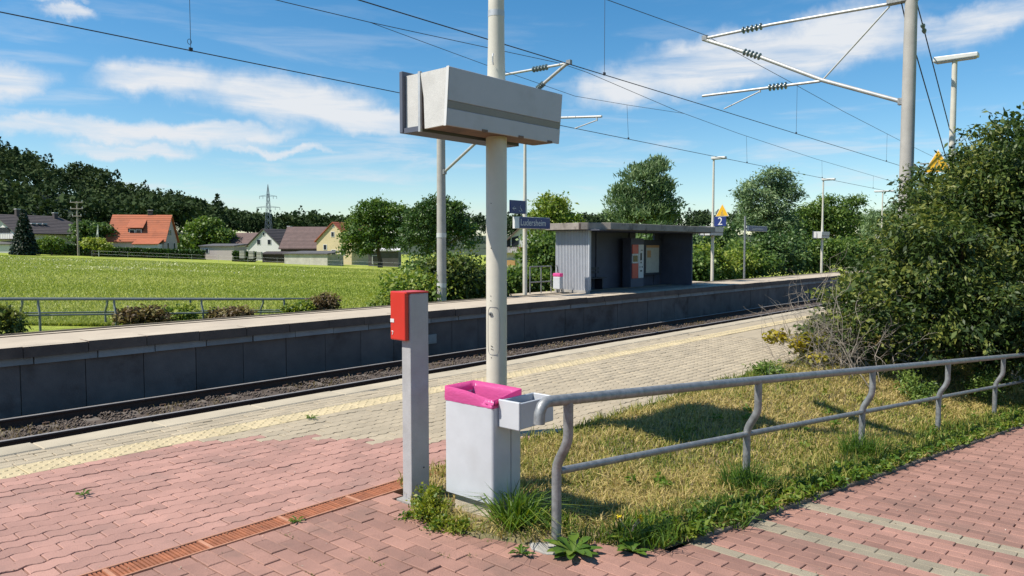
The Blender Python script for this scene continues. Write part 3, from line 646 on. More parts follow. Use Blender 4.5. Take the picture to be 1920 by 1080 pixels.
# ticket validator on a square post
v = thing('ticket_validator', 'red ticket validator on a square grey post beside the drain', 'validator', (3.13, 3.61, 0))
b = MB(); b.box(0, .155, 0, .088, -.05, 1.352); b.obj('post', M['post_grey'], v, bevel=.006)
b = MB(); b.box(-.035, -.001, .012, .158, 1.052, 1.366); b.box(-.001, .06, .0885, .158, 1.06, 1.36); b.obj('red_box', M['red'], v, bevel=.008)
b = MB(); b.box(-.033, .155, -.002, .156, 1.3525, 1.364); b.obj('red_cap', M['red'], v, bevel=.003)
b = MB(); b.box(-.0375, -.0352, .118, .154, 1.165, 1.188); b.obj('ticket_slot', M['white'], v)
b = MB(); b.tube([(-.036, .135, 1.085), (-.036, .128, 1.105)], .003, 5); b.tube([(-.036, .142, 1.108), (-.036, .128, 1.106)], .003, 5); b.obj('arrow_mark', M['white'], v)
b = MB(); b.tube([(.105, -.0015, .21), (.105, .001, .21)], .006, 8); b.obj('bolt', M['black'], v)
b = MB(); b.box(-.03, .185, -.03, .118, -.02, .012); b.obj('base_plate', M['concrete'], v, bevel=.004)

# litter bin with pink bag and ashtray
def build_bin():
    t = thing('litter_bin', 'light grey litter bin with pink bag on a stone plinth by the railing', 'litter bin', (3.19, 2.95, 0), group='grey litter bins with pink bags')
    b = MB(); b.box(.03, .23, .05, .36, -.1, .125); b.obj('plinth', M['plinth'], t, bevel=.012)
    def shell(nm, x_open, x_wall, y0, y1, z0, z1, r=.022):
        """half of the bin: three walls with rounded corners, open at the top"""
        sg = 1 if x_open > x_wall else -1; out = [(x_open, y0)] + [(x_wall + sg * r * (1 - math.cos(a)), y0 + r * (1 - math.sin(a))) for a in np.linspace(math.pi / 2, 0, 5)]
        out += [(x_wall + sg * r * (1 - math.cos(a)), y1 - r * (1 - math.sin(a))) for a in np.linspace(0, math.pi / 2, 5)] + [(x_open, y1)]
        inn = [(x_open, y1 - .012), (x_wall + sg * .02, y1 - .012), (x_wall + sg * .012, y1 - .02), (x_wall + sg * .012, y0 + .02), (x_wall + sg * .02, y0 + .012), (x_open, y0 + .012)]
        b = MB(); b.prism(out + inn, z0, z1, 'xy'); b.box(min(x_open, x_wall + sg * .012), max(x_open, x_wall + sg * .012), y0 + .012, y1 - .012, z0 + .002, z0 + .02); return b.obj(nm, M['bin_grey'], t, smooth=True)
    shell('front_shell', .155, 0, 0, .415, .12, .73); shell('back_shell', .1665, .262, .004, .411, .13, .73, .018)
    b = MB(); b.box(.1552, .1663, .010, .405, .14, .70); b.obj('seam', M['black'], t)
    # bag: folded rim outside, wall inside
    rg = np.random.default_rng(4); ring, N_ = [], 64
    def loop(off, z, wob, seed):
        g = np.random.default_rng(seed); out = []
        x0, x1, y0, y1 = -off, .262 + off, -off, .415 + off; per = 2 * ((x1 - x0) + (y1 - y0))
        for k in range(N_):
            s = per * k / N_
            if s < x1 - x0: p = (x0 + s, y0)
            elif s < x1 - x0 + y1 - y0: p = (x1, y0 + s - (x1 - x0))
            elif s < 2 * (x1 - x0) + y1 - y0: p = (x1 - (s - (x1 - x0) - (y1 - y0)), y1)
            else: p = (x0, y1 - (s - 2 * (x1 - x0) - (y1 - y0)))
            out.append((p[0] + g.normal(0, wob), p[1] + g.normal(0, wob), z + g.normal(0, wob * .8) - (.034 * math.exp(-((p[0]) ** 2 + (p[1]) ** 2) / .03) if z > .735 else 0)))
        return out
    L_ = [loop(.002, .698, .0006, 1), loop(.004, .722, .0008, 2), loop(.0035, .750, .0006, 3), loop(.002, .784, .0004, 4), loop(.0005, .786, .0003, 5), loop(-.015, .75, .0010, 6), loop(-.019, .66, .002, 7), loop(-.026, .50, .005, 8), loop(-.035, .25, .008, 9)]
    V = [p for l in L_ for p in l]; F_ = []
    for i in range(len(L_) - 1):
        for k in range(N_): F_.append((i * N_ + k, i * N_ + (k + 1) % N_, (i + 1) * N_ + (k + 1) % N_, (i + 1) * N_ + k))
    F_.append(tuple((len(L_) - 1) * N_ + k for k in range(N_)))
    b = MB(); b.add(V, F_); me = b.mesh('bag', M['bag']); me.shade_smooth(); obj_me('bag', me, t)
    # ashtray
    b = MB(); b.box(.055, .365, -.165, -.153, .59, .745); b.box(.055, .365, -.012, -.003, .59, .745); b.box(.055, .067, -.153, -.012, .59, .745); b.box(.353, .365, -.153, -.012, .59, .745); b.box(.067, .353, -.153, -.012, .59, .60); b.obj('ashtray', M['bin_grey'], t, bevel=.004, seg=1)
    a = t.children[-1]
    b = MB(); b.box(.04, .055, -.168, -.003, .585, .752); b.obj('ashtray_front', M['bin_grey'], a, bevel=.006)
    b = MB(); b.box(.068, .352, -.152, -.013, .655, .66); b.obj('ash_grid', M['bin_dark'], a)
    for k in range(4): b = MB(); b.tube([(.075, -.14 + k * .037, .70), (.345, -.14 + k * .037, .70)], .004, 6); b.obj('grid_bar', M['galv'], a)
    b = MB(); b.tube([(.21, -.15, .705), (.21, -.015, .705)], .004, 6); b.obj('grid_bar', M['galv'], a)
    b = MB(); b.box(.23, .275, .05, .09, -.1, .72); b.obj('support_post', M['galv'], t)
    return t
bin1 = build_bin()

# ------------------------------------------------------------------ railings
def railing(t, posts, rise, lean, r=.03, rl=.021, mid=.41, m='galv', goose=True, end=None, low_from=0, nrm=RN, end_ext=0):
    """posts: list of (x, y, z) feet (local); handrail on S-bent posts that lean towards the path"""
    n = Vector((nrm[0], nrm[1], 0)); tops = []
    for p in posts:
        p = Vector(p); q = p - n * lean; z = lambda h: Vector((0, 0, h))
        path = [p - z(.15), p + z(mid - .02)] + [p.lerp(q, (1 - math.cos(math.pi * k / 6)) / 2) + z(mid + .22 * k / 6) for k in range(7)] + [q + z(rise - .01)]
        b = MB(); b.tube(path, r * .92, 14); b.obj('post', M[m], t, smooth=True); tops.append(q + z(rise))
    hp = list(tops); d = (tops[1] - tops[0]).normalized()
    if end_ext: hp.append(tops[-1] + (tops[-1] - tops[-2]).normalized() * end_ext)
    if goose:
        s = tops[0] - d * .17
        hp = [s - d * .055 + Vector((0, 0, -.115)), s - d * .052 + Vector((0, 0, -.06)), s - d * .035 + Vector((0, 0, -.022)), s - d * .005 + Vector((0, 0, -.003)), s + d * .03] + hp
    b = MB(); b.tube(hp, r, 16); b.obj('handrail', M[m], t, smooth=True)
    for i in range(low_from, len(posts) - 1):
        a, c = Vector(posts[i]) + Vector((0, 0, mid)), Vector(posts[i + 1]) + Vector((0, 0, mid))
        b = MB(); e = (c - a).normalized() * (r * .8); b.tube([a + e, c - e], rl, 12); b.obj('lower_rail', M[m], t, smooth=True)
t = thing('ramp_railing', 'galvanised tube railing with bent posts along the red ramp path', 'railing', (P1[0], P1[1], 0))
railing(t, [(RD[0] * s, RD[1] * s, ramp_z(P1[0] + RD[0] * s) + (0 if s else 0)) for s in (0, 2.06, 4.18, 6.33, 8.6, 10.8, 13.0)], .825, .085)
b = MB(); b.lathe((0, 0, 0), [(.16, -.05), (.16, .004), (.15, .008)], 9); b.obj('footing', M['concrete'], t)

t = thing('meadow_railing', 'weathered railing with knee rail along the back of the far platform', 'railing', (3.0, 17.1, 0), group='railings of the far ramp')
zf = lambda x, z0: z0 - .053 * (x - 4.35)
railing(t, [(x - 3.0, 0, zf(x, .625) - .62) for x in (3.2, 5.0, 6.45, 8.4, 10.6)], .62, .07, .026, .02, .30, 'galv_far', False, nrm=(0, -1))
t = thing('meadow_railing', 'rear weathered railing with slanted posts beyond the far platform', 'railing', (3.0, 18.5, 0), group='railings of the far ramp')
railing(t, [(x - 3.0, 0, zf(x, .585) - .62) for x in (3.4, 5.05, 6.75, 8.7, 10.7, 12.4)], .62, .13, .026, .02, .30, 'galv_far', False, nrm=(0, 1))

# ------------------------------------------------------------------ far platform: lamps, signs, shelter
lamp_post((19.45, 16.5, 0), 'cream lamp post that carries the blue station name sign', head=(-.75, .12), r=.075)
lamp_post((33.4, 16.5, 0), 'cream lamp post with the platform number sign right of the shelter', head=(-.62, .1), r=.075)
lamp_post((48.5, 16.5, 0), 'cream lamp post with small display in front of dense shrubs', head=(-.72, .1), r=.075)
lamp_post((61.5, 16.5, 0), 'distant cream lamp post at the edge of the large bush', head=(-.8, .6), r=.075)
lamp_post((19.33, 3.76, 0), 'cream lamp post rising out of the large bush by the mast', head=(-.46, .42), r=.09)
lamp_post((33.0, 3.9, 0), 'lamp post behind the large bush, only its head showing', head=(-.46, .42), r=.09)
for x, lab in ((33.4, 'small display box beside the shelter roof end'), (48.5, 'small display box on the lamp post before the shrubs'), (61.5, 'small display box on the most distant lamp post')):
    d = thing('train_display', lab, 'display', (x, 16.5, 0), group='overhead train displays'); display_parts(d, -.78, .62, -.26, 2.2, 2.6)

def sign_box(name, label, x0, x1, y0, y1, z0, z1, txt=None, size=.3, sx=1, back='white'):
    t = thing(name, label, 'sign', ((x0 + x1) / 2, y0, z0)); w, h, d = (x1 - x0) / 2, z1 - z0, y1 - y0
    b = MB(); b.box(-w, w, .012, d, 0, h); b.obj('housing', M[back], t, bevel=.01)
    b = MB(); b.box(-w + .012, w - .012, 0, .011, .012, h - .012); b.obj('face', M['sign_blue'], t)
    if txt: lettering(txt, size, M['white'], t, (-.1, -.004, h * .5), FACE_NEG_Y, sx=sx)
    return t
t = sign_box('station_sign', 'blue station name sign reading Ludersheim', 18.72, 20.36, 16.12, 16.42, 2.26, 2.65, 'Ludersheim', .31, .92)
t = sign_box('direction_sign', 'square blue sign with arrow and wheelchair symbol', 18.55, 19.33, 16.36, 16.42, 2.76, 3.2, back='sign_blue')
def arrow_and_chair(t):
    b = MB(); y = -.004
    for p, q in (((-.29, .17), (-.12, .17)), ((-.29, .17), (-.21, .24)), ((-.29, .17), (-.21, .10))): b.bar((p[0], y, p[1]), (q[0], y, q[1]), .006, .022, (0, 0, 1)) if p[1] == q[1] else b.bar((p[0], y, p[1]), (q[0], y, q[1]), .006, .022, (0, 1, 0))
    b.obj('arrow', M['white'], t)
    b = MB(); cx, cz = .10, .125; ring = [(cx + .055 * math.cos(a), y, cz + .055 * math.sin(a)) for a in np.linspace(-2.9, 1.2, 14)]; b.tube(ring, .009, 5)
    b.tube([(cx - .015, y, .265), (cx - .01, y, .26)], .018, 6); b.tube([(cx - .01, y, .235), (cx, y, .16), (cx + .06, y, .155), (cx + .085, y, .085)], .009, 5); b.obj('wheelchair_symbol', M['white'], t)
arrow_and_chair(t)
t = sign_box('station_sign', 'narrow blue station sign on the grey post far right', 36.95, 39.3, 16.25, 16.4, 2.46, 2.74, 'Ludersheim', .2, 1.5)
t['label'] = 'narrow blue station sign on a thin grey post before the trees'
t = thing('sign_post', 'thin grey post holding the narrow blue station sign', 'post', (36.8, 16.4, 0))
b = MB(); b.tube([(0, 0, -.1), (0, 0, 3.22)], .05, 12); b.obj('pole', M['galv'], t, smooth=True); b = MB(); b.bar((.05, -.02, 2.6), (.2, -.02, 2.6), .04, .06); b.obj('bracket', M['galv'], t)

def panel_x(name, label, x, y0, y1, z0, z1, m, cat='sign'):
    t = thing(name, label, cat, (x, (y0 + y1) / 2, z0)); w, h = (y1 - y0) / 2, z1 - z0
    b = MB(); b.box(0, .02, -w, w, 0, h); b.obj('face', M[m], t, bevel=.004, seg=1); return t
t = panel_x('platform_number', 'blue panel with white number 2 beside the shelter', 33.3, 15.78, 16.38, 2.63, 3.08, 'sign_blue')
lettering('2', .52, M['white'], t, (-.006, 0, .225), FACE_NEG_X)
b = MB(); b.bar((.03, .28, .2), (.03, .42, .2), .02, .03); b.obj('bracket', M['galv'], t)
def warning_triangle(loc, label, s=.62):
    t = thing('warning_sign', label, 'sign', loc, group='yellow warning triangles')
    def tri(k, x0, x1, m, nm):
        h = s * .866; c = h / 3; pts = [(-s / 2 * k, c - c * k), (s / 2 * k, c - c * k), (0, c + (h - c) * k)]
        b = MB(); b.prism(pts, x0, x1, 'yz'); return b.obj(nm, M[m], t)
    tri(1.12, .0, .012, 'white', 'border'); tri(1.0, -.004, -.0005, 'sign_yellow', 'face')
    b = MB(); h = s * .866
    for a, c in (((0, .05), (0, .30)), ((-.06, .05), (-.02, .2)), ((.06, .05), (.03, .2)), ((-.1, .05), (.1, .05))): b.bar((-.006, a[0], a[1]), (-.006, c[0], c[1]), .004, .025, (1, 0, 0))
    b.obj('person_symbol', M['paper'], t)
    b = MB(); b.bar((.02, 0, .2), (.02, .36, .2), .02, .03); b.obj('bracket', M['galv'], t); return t
warning_triangle((33.3, 15.98, 3.12), 'yellow warning triangle above the number 2 panel')
warning_triangle((19.25, 4.02, 3.36), 'yellow warning triangle half hidden by the large bush', .55)


def build_shelter():
    t = thing('platform_shelter', 'grey waiting shelter with flat concrete roof on the far platform', 'shelter', (21.7, 15.4, 0))
    z0, z1 = 2.26, 2.50
    b = MB(); b.prism([(-.36, .12), (.28, -.70), (8.3, -.70), (8.3, 1.72), (-.36, 1.72)], z0, z1, 'xy'); b.obj('roof', M['fascia'], t, bevel=.01, seg=1)
    r = t.children[-1]
    b = MB(); b.box(-.372, -.355, .13, .22, z0 + .01, z1 - .01); b.obj('roof_joint', M['wood_dark'], r)
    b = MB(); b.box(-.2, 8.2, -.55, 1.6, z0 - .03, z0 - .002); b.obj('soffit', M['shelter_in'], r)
    def ribbed(x, y0, y1, nm, side):
        n = int((y1 - y0) / .066); P_ = []
        for k in range(n):
            y = y0 + (y1 - y0) * k / n; w = (y1 - y0) / n; P_ += [(x, y), (x, y + w * .45), (x + side * .022, y + w * .55), (x + side * .022, y + w * .92)]
        V = [(p[0], p[1], .10) for p in P_] + [(p[0], p[1], z0 - .03) for p in P_]; k = len(P_)
        b = MB(); b.add(V, [(i, i + 1, i + 1 + k, i + k) for i in range(k - 1)]); b.obj(nm, M['rib'], t)
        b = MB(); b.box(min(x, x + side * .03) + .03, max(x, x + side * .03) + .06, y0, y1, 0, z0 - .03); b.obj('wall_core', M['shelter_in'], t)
        b = MB(); b.box(x - .02, x + .10, y0 - .015, y1, -.02, .10); b.obj('wall_foot', M['concrete'], t)
        b = MB(); b.box(x - .01, x + .10, y0 - .05, y0 - .002, .10, z0 - .03); b.obj('corner_post', M['rib'], t)
    ribbed(0, .06, 1.55, 'ribbed_end_wall', 1)
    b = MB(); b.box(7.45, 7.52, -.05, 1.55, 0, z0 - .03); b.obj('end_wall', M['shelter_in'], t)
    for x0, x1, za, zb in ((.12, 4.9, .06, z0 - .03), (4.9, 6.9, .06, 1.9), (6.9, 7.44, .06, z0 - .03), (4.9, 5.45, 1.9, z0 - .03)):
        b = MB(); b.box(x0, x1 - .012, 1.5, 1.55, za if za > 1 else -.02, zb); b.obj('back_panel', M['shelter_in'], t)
    for x in (.13, 2.5, 4.9, 6.9): b = MB(); b.box(x, x + .05, 1.455, 1.497, 0, z0 - .03); b.obj('wall_stud', M['shelter_in'], t)
    b = MB(); b.box(-.1, 8, -.6, 1.6, -.1, .004); b.obj('floor_slab', M['shelter_floor'], t)
    t2 = thing('bench', 'dark bench inside the waiting shelter', 'bench', (22.2, 16.5, 0))
    for y in (0, .14, .28): b = MB(); b.box(0, 2.2, y, y + .11, .43, .47); b.obj('seat_slat', M['bench_dark'], t2)
    for z in (.62, .76): b = MB(); b.box(0, 2.2, .36, .39, z, z + .1); b.obj('back_slat', M['bench_dark'], t2)
    for x in (.3, 1.9): b = MB(); b.box(x, x + .06, 0, .36, 0, .43); b.obj('leg', M['bench_dark'], t2)
    m = thing('ticket_machine', 'red and white ticket machine inside the shelter', 'ticket machine', (25.75, 16.2, 0))
    b = MB(); b.box(0, .98, .05, .45, .02, 2.0); b.obj('cabinet', M['shelter_in'], m, bevel=.01)
    b = MB(); b.box(.06, .52, .02, .049, 1.38, 1.74); b.obj('red_panel', M['red'], m); b = MB(); b.box(.06, .52, .02, .049, .38, .98); b.obj('red_panel', M['red'], m)
    b = MB(); b.box(.06, .52, .02, .049, .99, 1.37); b.obj('screen_panel', M['galv_light'], m)
    b = MB(); b.box(.12, .46, .012, .019, 1.05, 1.3); b.obj('screen', M['pane'], m)
    b = MB(); b.box(.53, .92, .02, .049, .38, 1.74); b.obj('white_panel', M['white'], m)
    for x0, x1, za, zb in ((.66, .78, 1.1, 1.4), (.68, .76, .98, 1.04), (.62, .66, .8, .86), (.78, .84, .8, .86), (.66, .8, .64, .7), (.7, .84, 1.5, 1.53)): b = MB(); b.box(x0, x1, .012, .019, za, zb); b.obj('button_field', M['black'], m)
    p = thing('timetable_case', 'glazed timetable case on the back wall of the shelter', 'notice case', (27.25, 16.55, 0))
    b = MB(); b.box(0, 1.5, .05, .14, .45, 1.95); b.obj('frame', M['bench_dark'], p, bevel=.01)
    b = MB(); b.box(.22, 1.28, .035, .049, .55, 1.72); b.obj('poster', M['paper'], p)
    b = MB(); b.box(.22, 1.28, .030, .034, 1.62, 1.72); b.box(.3, .6, .030, .034, 1.2, 1.5); b.obj('poster_heading', M['paper_orange'], p)
    b = MB(); b.box(-.17, -.09, 0, .05, .95, 1.4); b.obj('red_notice', M['red'], p)
build_shelter()
def small_things():
    t = thing('litter_bin', 'small grey litter bin with pink bag beside the shelter wall', 'litter bin', (21.1, 16.35, 0), group='grey litter bins with pink bags')
    b = MB(); b.box(-.10, .10, -.16, .16, .14, .60); b.obj('shell', M['bin_grey'], t, bevel=.03)
    b = MB(); b.box(-.11, .11, -.17, .17, .585, .72); b.obj('bag', M['bag'], t, bevel=.04)
    b = MB(); b.bar((.1, .1, -.02), (.1, .1, .2), .06, .06); b.obj('support_post', M['galv'], t); b = MB(); b.bar((.25, .0, 0), (.05, .1, 1.0), .04, .04); b.obj('stay', M['galv'], t)
    t = thing('tube_barrier', 'low metal tube frame beside the shelter bin', 'barrier', (20.2, 16.9, 0))
    for x in (0, .62, 1.2): b = MB(); b.tube([(x, 0, -.2), (x, 0, .95)], .022, 8); b.obj('post', M['galv'], t, smooth=True)
    for z in (.95, .4): b = MB(); b.tube([(0, 0, z), (1.2, 0, z)], .022, 8); b.obj('bar', M['galv'], t, smooth=True)
    t = thing('bench', 'red bench at the far end of the shelter', 'bench', (32.3, 18.2, -.3))
    for y in (0, .17): b = MB(); b.box(0, 1.3, y, y + .15, .5, .55); b.obj('seat_slat', M['bench_red'], t)
    for z in (.68, .84): b = MB(); b.box(0, 1.3, .36, .40, z, z + .13); b.obj('back_slat', M['bench_red'], t)
    for x in (.15, 1.1): b = MB(); b.box(x, x + .06, .02, .4, 0, .5); b.obj('leg', M['galv'], t)
small_things()

# ------------------------------------------------------------------ overhead line
def insulator(t, a, b_, parent=None, n=5, r=.085):
    a, b_ = Vector(a), Vector(b_); d = b_ - a; pts, rs = [], []
    for k in range(n):
        for f, rr in ((.1, .03), (.35, r), (.5, r), (.9, .03)): pts.append(a + d * ((k + f) / n)); rs.append(rr)
    m = MB(); m.tube(pts, rs, 12); m.obj('insulator', M['insul'], t, smooth=True)
def mast(name, label, loc, r, h, parts):
    t = thing(name, label, 'mast', loc, group='overhead line masts')
    b = MB(); b.lathe((0, 0, 0), [(r * 1.12, -.6), (r * 1.05, 2), (r * .95, h * .8), (r * .9, h)], 24); b.obj('pole', M['mast_concrete'], t, smooth=True)
    for nm, pts, rad in parts['tubes']: b = MB(); b.tube(pts, rad, 10); b.obj(nm, M['alu'], t, smooth=True)
    for a, c in parts['ins']: insulator(t, a, c)
    for nm, x0, x1, y0, y1, za, zb in parts['boxes']: b = MB(); b.box(x0, x1, y0, y1, za, zb); b.obj(nm, M['galv'], t, bevel=.005, seg=1)
    return t
Y0 = 4.24
mast('catenary_mast', 'tall round concrete mast with overhead line arm rising behind the bush', (17.5, Y0, 0), .135, 6.80, dict(
    tubes=[('top_tube', [(0, .40, 6.82), (0, 3.0, 6.885), (0, 4.68, 6.87)], .036), ('support_tube', [(0, .14, 4.73), (0, 1.8, 5.42), (0, 3.3, 6.2), (0, 4.74, 6.86)], .045),
           ('brace_tube', [(0, .42, 6.77), (0, 1.76, 5.44)], .02), ('registration_tube', [(0, 1.84, 5.40), (0, 4.74, 5.45)], .032), ('steady_arm', [(0, 3.25, 5.36), (0, 4.15, 5.06)], .016), ('steady_drop', [(0, 3.24, 5.43), (0, 3.24, 5.34)], .02)],
    ins=[((0, 3.20, 6.888), (0, 3.74, 6.882)), ((0, 3.23, 6.17), (0, 3.69, 6.38)), ((0, 2.58, 5.413), (0, 3.05, 5.421))],
    boxes=[('top_bracket', -.1, .1, -.12, .46, 6.80, 6.90), ('foot_bracket', -.06, .06, .10, .20, 4.66, 4.80), ('wire_clamp', -.05, .05, 4.62, 4.76, 6.82, 6.94)]))
mast('catenary_mast', 'slim concrete mast with overhead line arm standing behind the far platform', (16.5, 17.5, 0), .14, 6.85, dict(
    tubes=[('top_tube', [(0, -.14, 6.72), (0, -5.05, 6.64)], .036), ('support_tube', [(0, -.14, 4.02), (0, -1.62, 4.86), (0, -4.0, 6.12), (0, -5.08, 6.68)], .045),
           ('registration_tube', [(0, -2.6, 5.40), (0, -6.15, 5.08)], .032), ('steady_arm', [(0, -6.0, 5.0), (0, -5.28, 4.86)], .016), ('steady_drop', [(0, -6.0, 5.08), (0, -6.0, 4.98)], .02)],
    ins=[((0, -3.78, 6.661), (0, -4.35, 6.652)), ((0, -3.95, 6.10), (0, -4.2, 6.23))],
    boxes=[('foot_bracket', -.06, .06, -.20, -.11, 3.95, 4.1), ('top_bracket', -.1, .1, -.2, .1, 6.66, 6.8), ('wire_clamp', -.05, .05, -5.14, -5.0, 6.60, 6.72)]))
mm = COL.objects['catenary_mast.001'] if 'catenary_mast.001' in COL.objects else None
if mm:
    for z in (.35, 1.95):
        b = MB(); b.lathe((0, 0, z), [(.155, 0), (.158, 0), (.158, .14), (.155, .14)], 20); b.obj('paint_band', M['lamp_white'], mm, smooth=True)
def wire(t, nm, pts, r, n=5): b = MB(); b.tube(pts, r, n); return b.obj(nm, M['cable'], t)
def overhead(name, label, y, contact, mess, drops, stitch=None):
    t = thing(name, label, 'overhead line', (0, y, 0), group='overhead lines')
    wire(t, 'contact_wire', [(x, 0, z) for x, z in contact], .0095)
    mx, mz = zip(*mess); xs = np.unique(np.concatenate([np.linspace(mx[0], mx[-1], 60), np.array(mx)])); wire(t, 'messenger_wire', [(x, 0, float(np.interp(x, mx, mz))) for x in xs], .008)
    cx, cz = zip(*contact)
    sx, sz = zip(*stitch) if stitch else ((0, 1), (99, 99))
    for x, dx in drops:
        zt = float(np.interp(x - dx, mx, mz)); zb = float(np.interp(x, cx, cz))
        if stitch and sx[0] < x < sx[-1]: zt = float(np.interp(x - dx, sx, sz))
        d = wire(t, 'dropper', [(x - dx, 0, zt), (x, 0, zb)], .005)
        b = MB(); b.box(x - .03, x + .03, -.015, .015, zb - .01, zb + .05); b.obj('clamp', M['cable'], d)
    if stitch: wire(t, 'stitch_wire', [(x, 0, z) for x, z in stitch], .0065)
    return t
overhead('overhead_line', 'overhead contact line above the near track', 8.87, [(-40, 5.2), (17.5, 5.19), (140, 5.0)], [(-40, 7.2), (-20, 6.4), (-5, 6.1), (6, 6.35), (13.1, 6.73), (17.4, 6.92), (20.2, 6.79), (22.5, 6.70), (28, 6.46), (35.4, 6.23), (41, 6.09), (55, 6.1), (70, 6.4), (82, 6.9), (140, 6.2)], [(12.98, -.0), (23.54, 0), (33.46, .0), (45, 0), (2, 0)])
o = overhead('overhead_line', 'overhead contact line with stitch wire above the far track', 12.75, [(-40, 5.1), (16.5, 5.0), (140, 4.9)], [(-40, 7), (-15, 6.2), (0, 6.12), (8, 6.28), (10, 6.35), (13.5, 6.53), (16.55, 6.69), (17.8, 6.66), (23.1, 6.27), (27.9, 6.06), (36.5, 5.82), (49.3, 5.62), (60, 5.8), (80, 6.6), (140, 5.8)], [(6.15, 0), (20.0, .1), (28.7, .1), (37.3, .1), (45.6, 0), (55, 0)], [(10.0, 6.35), (13.5, 6.11), (17.2, 5.9), (20, 6.04), (23.5, 6.25)])
b = MB(); b.tube([(6.15 - .02 + .035 * math.sin(a), 0, 5.12 + .045 * (1 - math.cos(a))) for a in np.linspace(0, 6.28, 13)], .005, 5); b.obj('wire_loop', M['cable'], o)
t = thing('guy_wire', 'steel stay wire with insulator running down from the mast top', 'stay wire', (17.6, Y0, 0), group='mast stay wires')
wire(t, 'strand', [(.35, 0, 6.85), (.95, 0, 6.48), (4.72, 0, 4.04), (10.9, 0, 0)], .013); insulator(t, (.85, 0, 6.54), (1.1, 0, 6.38), n=2, r=.05)
t = thing('guy_wire', 'lower steel stay wire running down behind the mast', 'stay wire', (17.6, Y0, 0), group='mast stay wires')
wire(t, 'strand', [(-.05, .2, 6.80), (.1, .05, 6.0), (.35, -.02, 5.75), (3.44, 0, 3.93), (9.8, 0, .1)], .013)

# ------------------------------------------------------------------ plants
def norm(v): return v / np.maximum(np.linalg.norm(v, axis=-1, keepdims=True), 1e-9)
def leaves(rg, c, out, l, w, tint, droop=.3, flat=.5):
    """one folded four-cornered leaf for each centre c; out = direction away from the crown"""
    n = len(c); a = norm(out + rg.normal(0, .75, (n, 3)) + np.array([0, 0, -droop]))
    nn = norm(rg.normal(0, .6, (n, 3)) + out * .5 + np.array([0, 0, flat])); b = norm(np.cross(a, nn)); nn = np.cross(b, a)
    k_ = np.exp(rg.normal(-.03, .22, n)); l = l * (k_ * (.8 + .4 * rg.random(n)))[:, None]; w = w * (k_ * (.75 + .5 * rg.random(n)))[:, None]
    V = np.stack([c - a * l * .5, c + b * w * .5 - a * l * .05 + nn * w * .12, c + a * l * .5 - nn * l * .1, c - b * w * .5 - a * l * .05 + nn * w * .12], 1)
    return V.reshape(-1, 3), np.arange(4 * n).reshape(n, 4), np.repeat(tint, 4)
def crown(rg, blobs, n, l, w, clump, dens=60, shell=.55, droop=.3, flat=.5, tint0=.45, tvar=.22, zbias=.15):
    """leaf clumps spread through the blobs (cx, cy, cz, rx, ry, rz), denser towards their skin"""
    B = np.array(blobs, float); vol = (B[:, 3] * B[:, 4] * B[:, 5]) ** .67; nc = max(4, n // dens); wh = rg.choice(len(B), nc, p=vol / vol.sum())
    d = norm(rg.normal(0, 1, (nc, 3))); d[:, 2] = np.where(d[:, 2] < -.55, -d[:, 2], d[:, 2])
    rad = shell + (1.04 - shell) * rg.random(nc) ** .6
    cc = B[wh, :3] + d * B[wh, 3:] * rad[:, None]; ct = tint0 + rg.normal(0, tvar * .6, nc)
    k = rg.integers(0, nc, n); off = rg.normal(0, 1, (n, 3)) * clump * np.array([1, 1, .62]); c = cc[k] + off
    out = norm((c - B[wh[k], :3]) / B[wh[k], 3:])
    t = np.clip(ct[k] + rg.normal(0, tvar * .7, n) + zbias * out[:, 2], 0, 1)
    return leaves(rg, c, out, l, w, t, droop, flat)
def join(parts):
    V, F_, T_, b = [], [], [], 0
    for v, f, t in parts: V.append(v); F_.append(f + b); T_.append(t); b += len(v)
    return np.concatenate(V), np.concatenate(F_), np.concatenate(T_)
def part_np(name, geo, m, parent, kind=None):
    o = obj_me(name, np_mesh(name, geo[0], geo[1], m, geo[2]), parent)
    return tag(o, kind=kind) if kind else o
def limbs(t, base, blobs, r, rg, m='bark', name='trunk', n=7, low=.35):
    b = MB(); base = Vector(base); B = [Vector(q[:3]) for q in blobs]; c = sum(B, Vector()) / len(B)
    top = Vector((c.x, c.y, c.z)); mid = base.lerp(top, low)
    b.tube([base - Vector((0, 0, .3)), base.lerp(mid, .5) + Vector((r * .4, 0, 0)), mid, mid.lerp(top, .6) + Vector((-r * .5, r * .3, 0)), top], [r * 1.25, r, r * .85, r * .5, r * .2], 8)
    for k in range(n):
        q = blobs[k % len(blobs)]; e = Vector(q[:3]) + Vector(tuple(rg.normal(0, .45, 3) * np.array(q[3:6])))
        s = mid.lerp(top, .1 + .6 * rg.random()); b.tube([s, s.lerp(e, .5) + Vector((0, 0, .1 * (e - s).length)), e], [r * .45, r * .28, r * .08], 6)
    return b.obj(name, M[m], t, smooth=True)
def gz(x, y): return float(land_z(x, y))
def tree(name, label, x, y, blobs, n, l, w, clump, m, r=.18, seed=1, cat='tree', group=None, z=None, trunk=True, **k):
    rg = np.random.default_rng(seed); z = gz(x, y) if z is None else z
    t = thing(name, label, cat, (x, y, z), group=group)
    part_np('crown', crown(rg, blobs, n, l, w, clump, **k), M[m], t)
    if trunk: limbs(t, (0, 0, 0), blobs, r, rg)
    return t
def C3(dr, df, z):                 # offset given as metres to the right and away from the photographer's line of sight
    return (RH.x * dr + FH.x * df, RH.y * dr + FH.y * df, z)

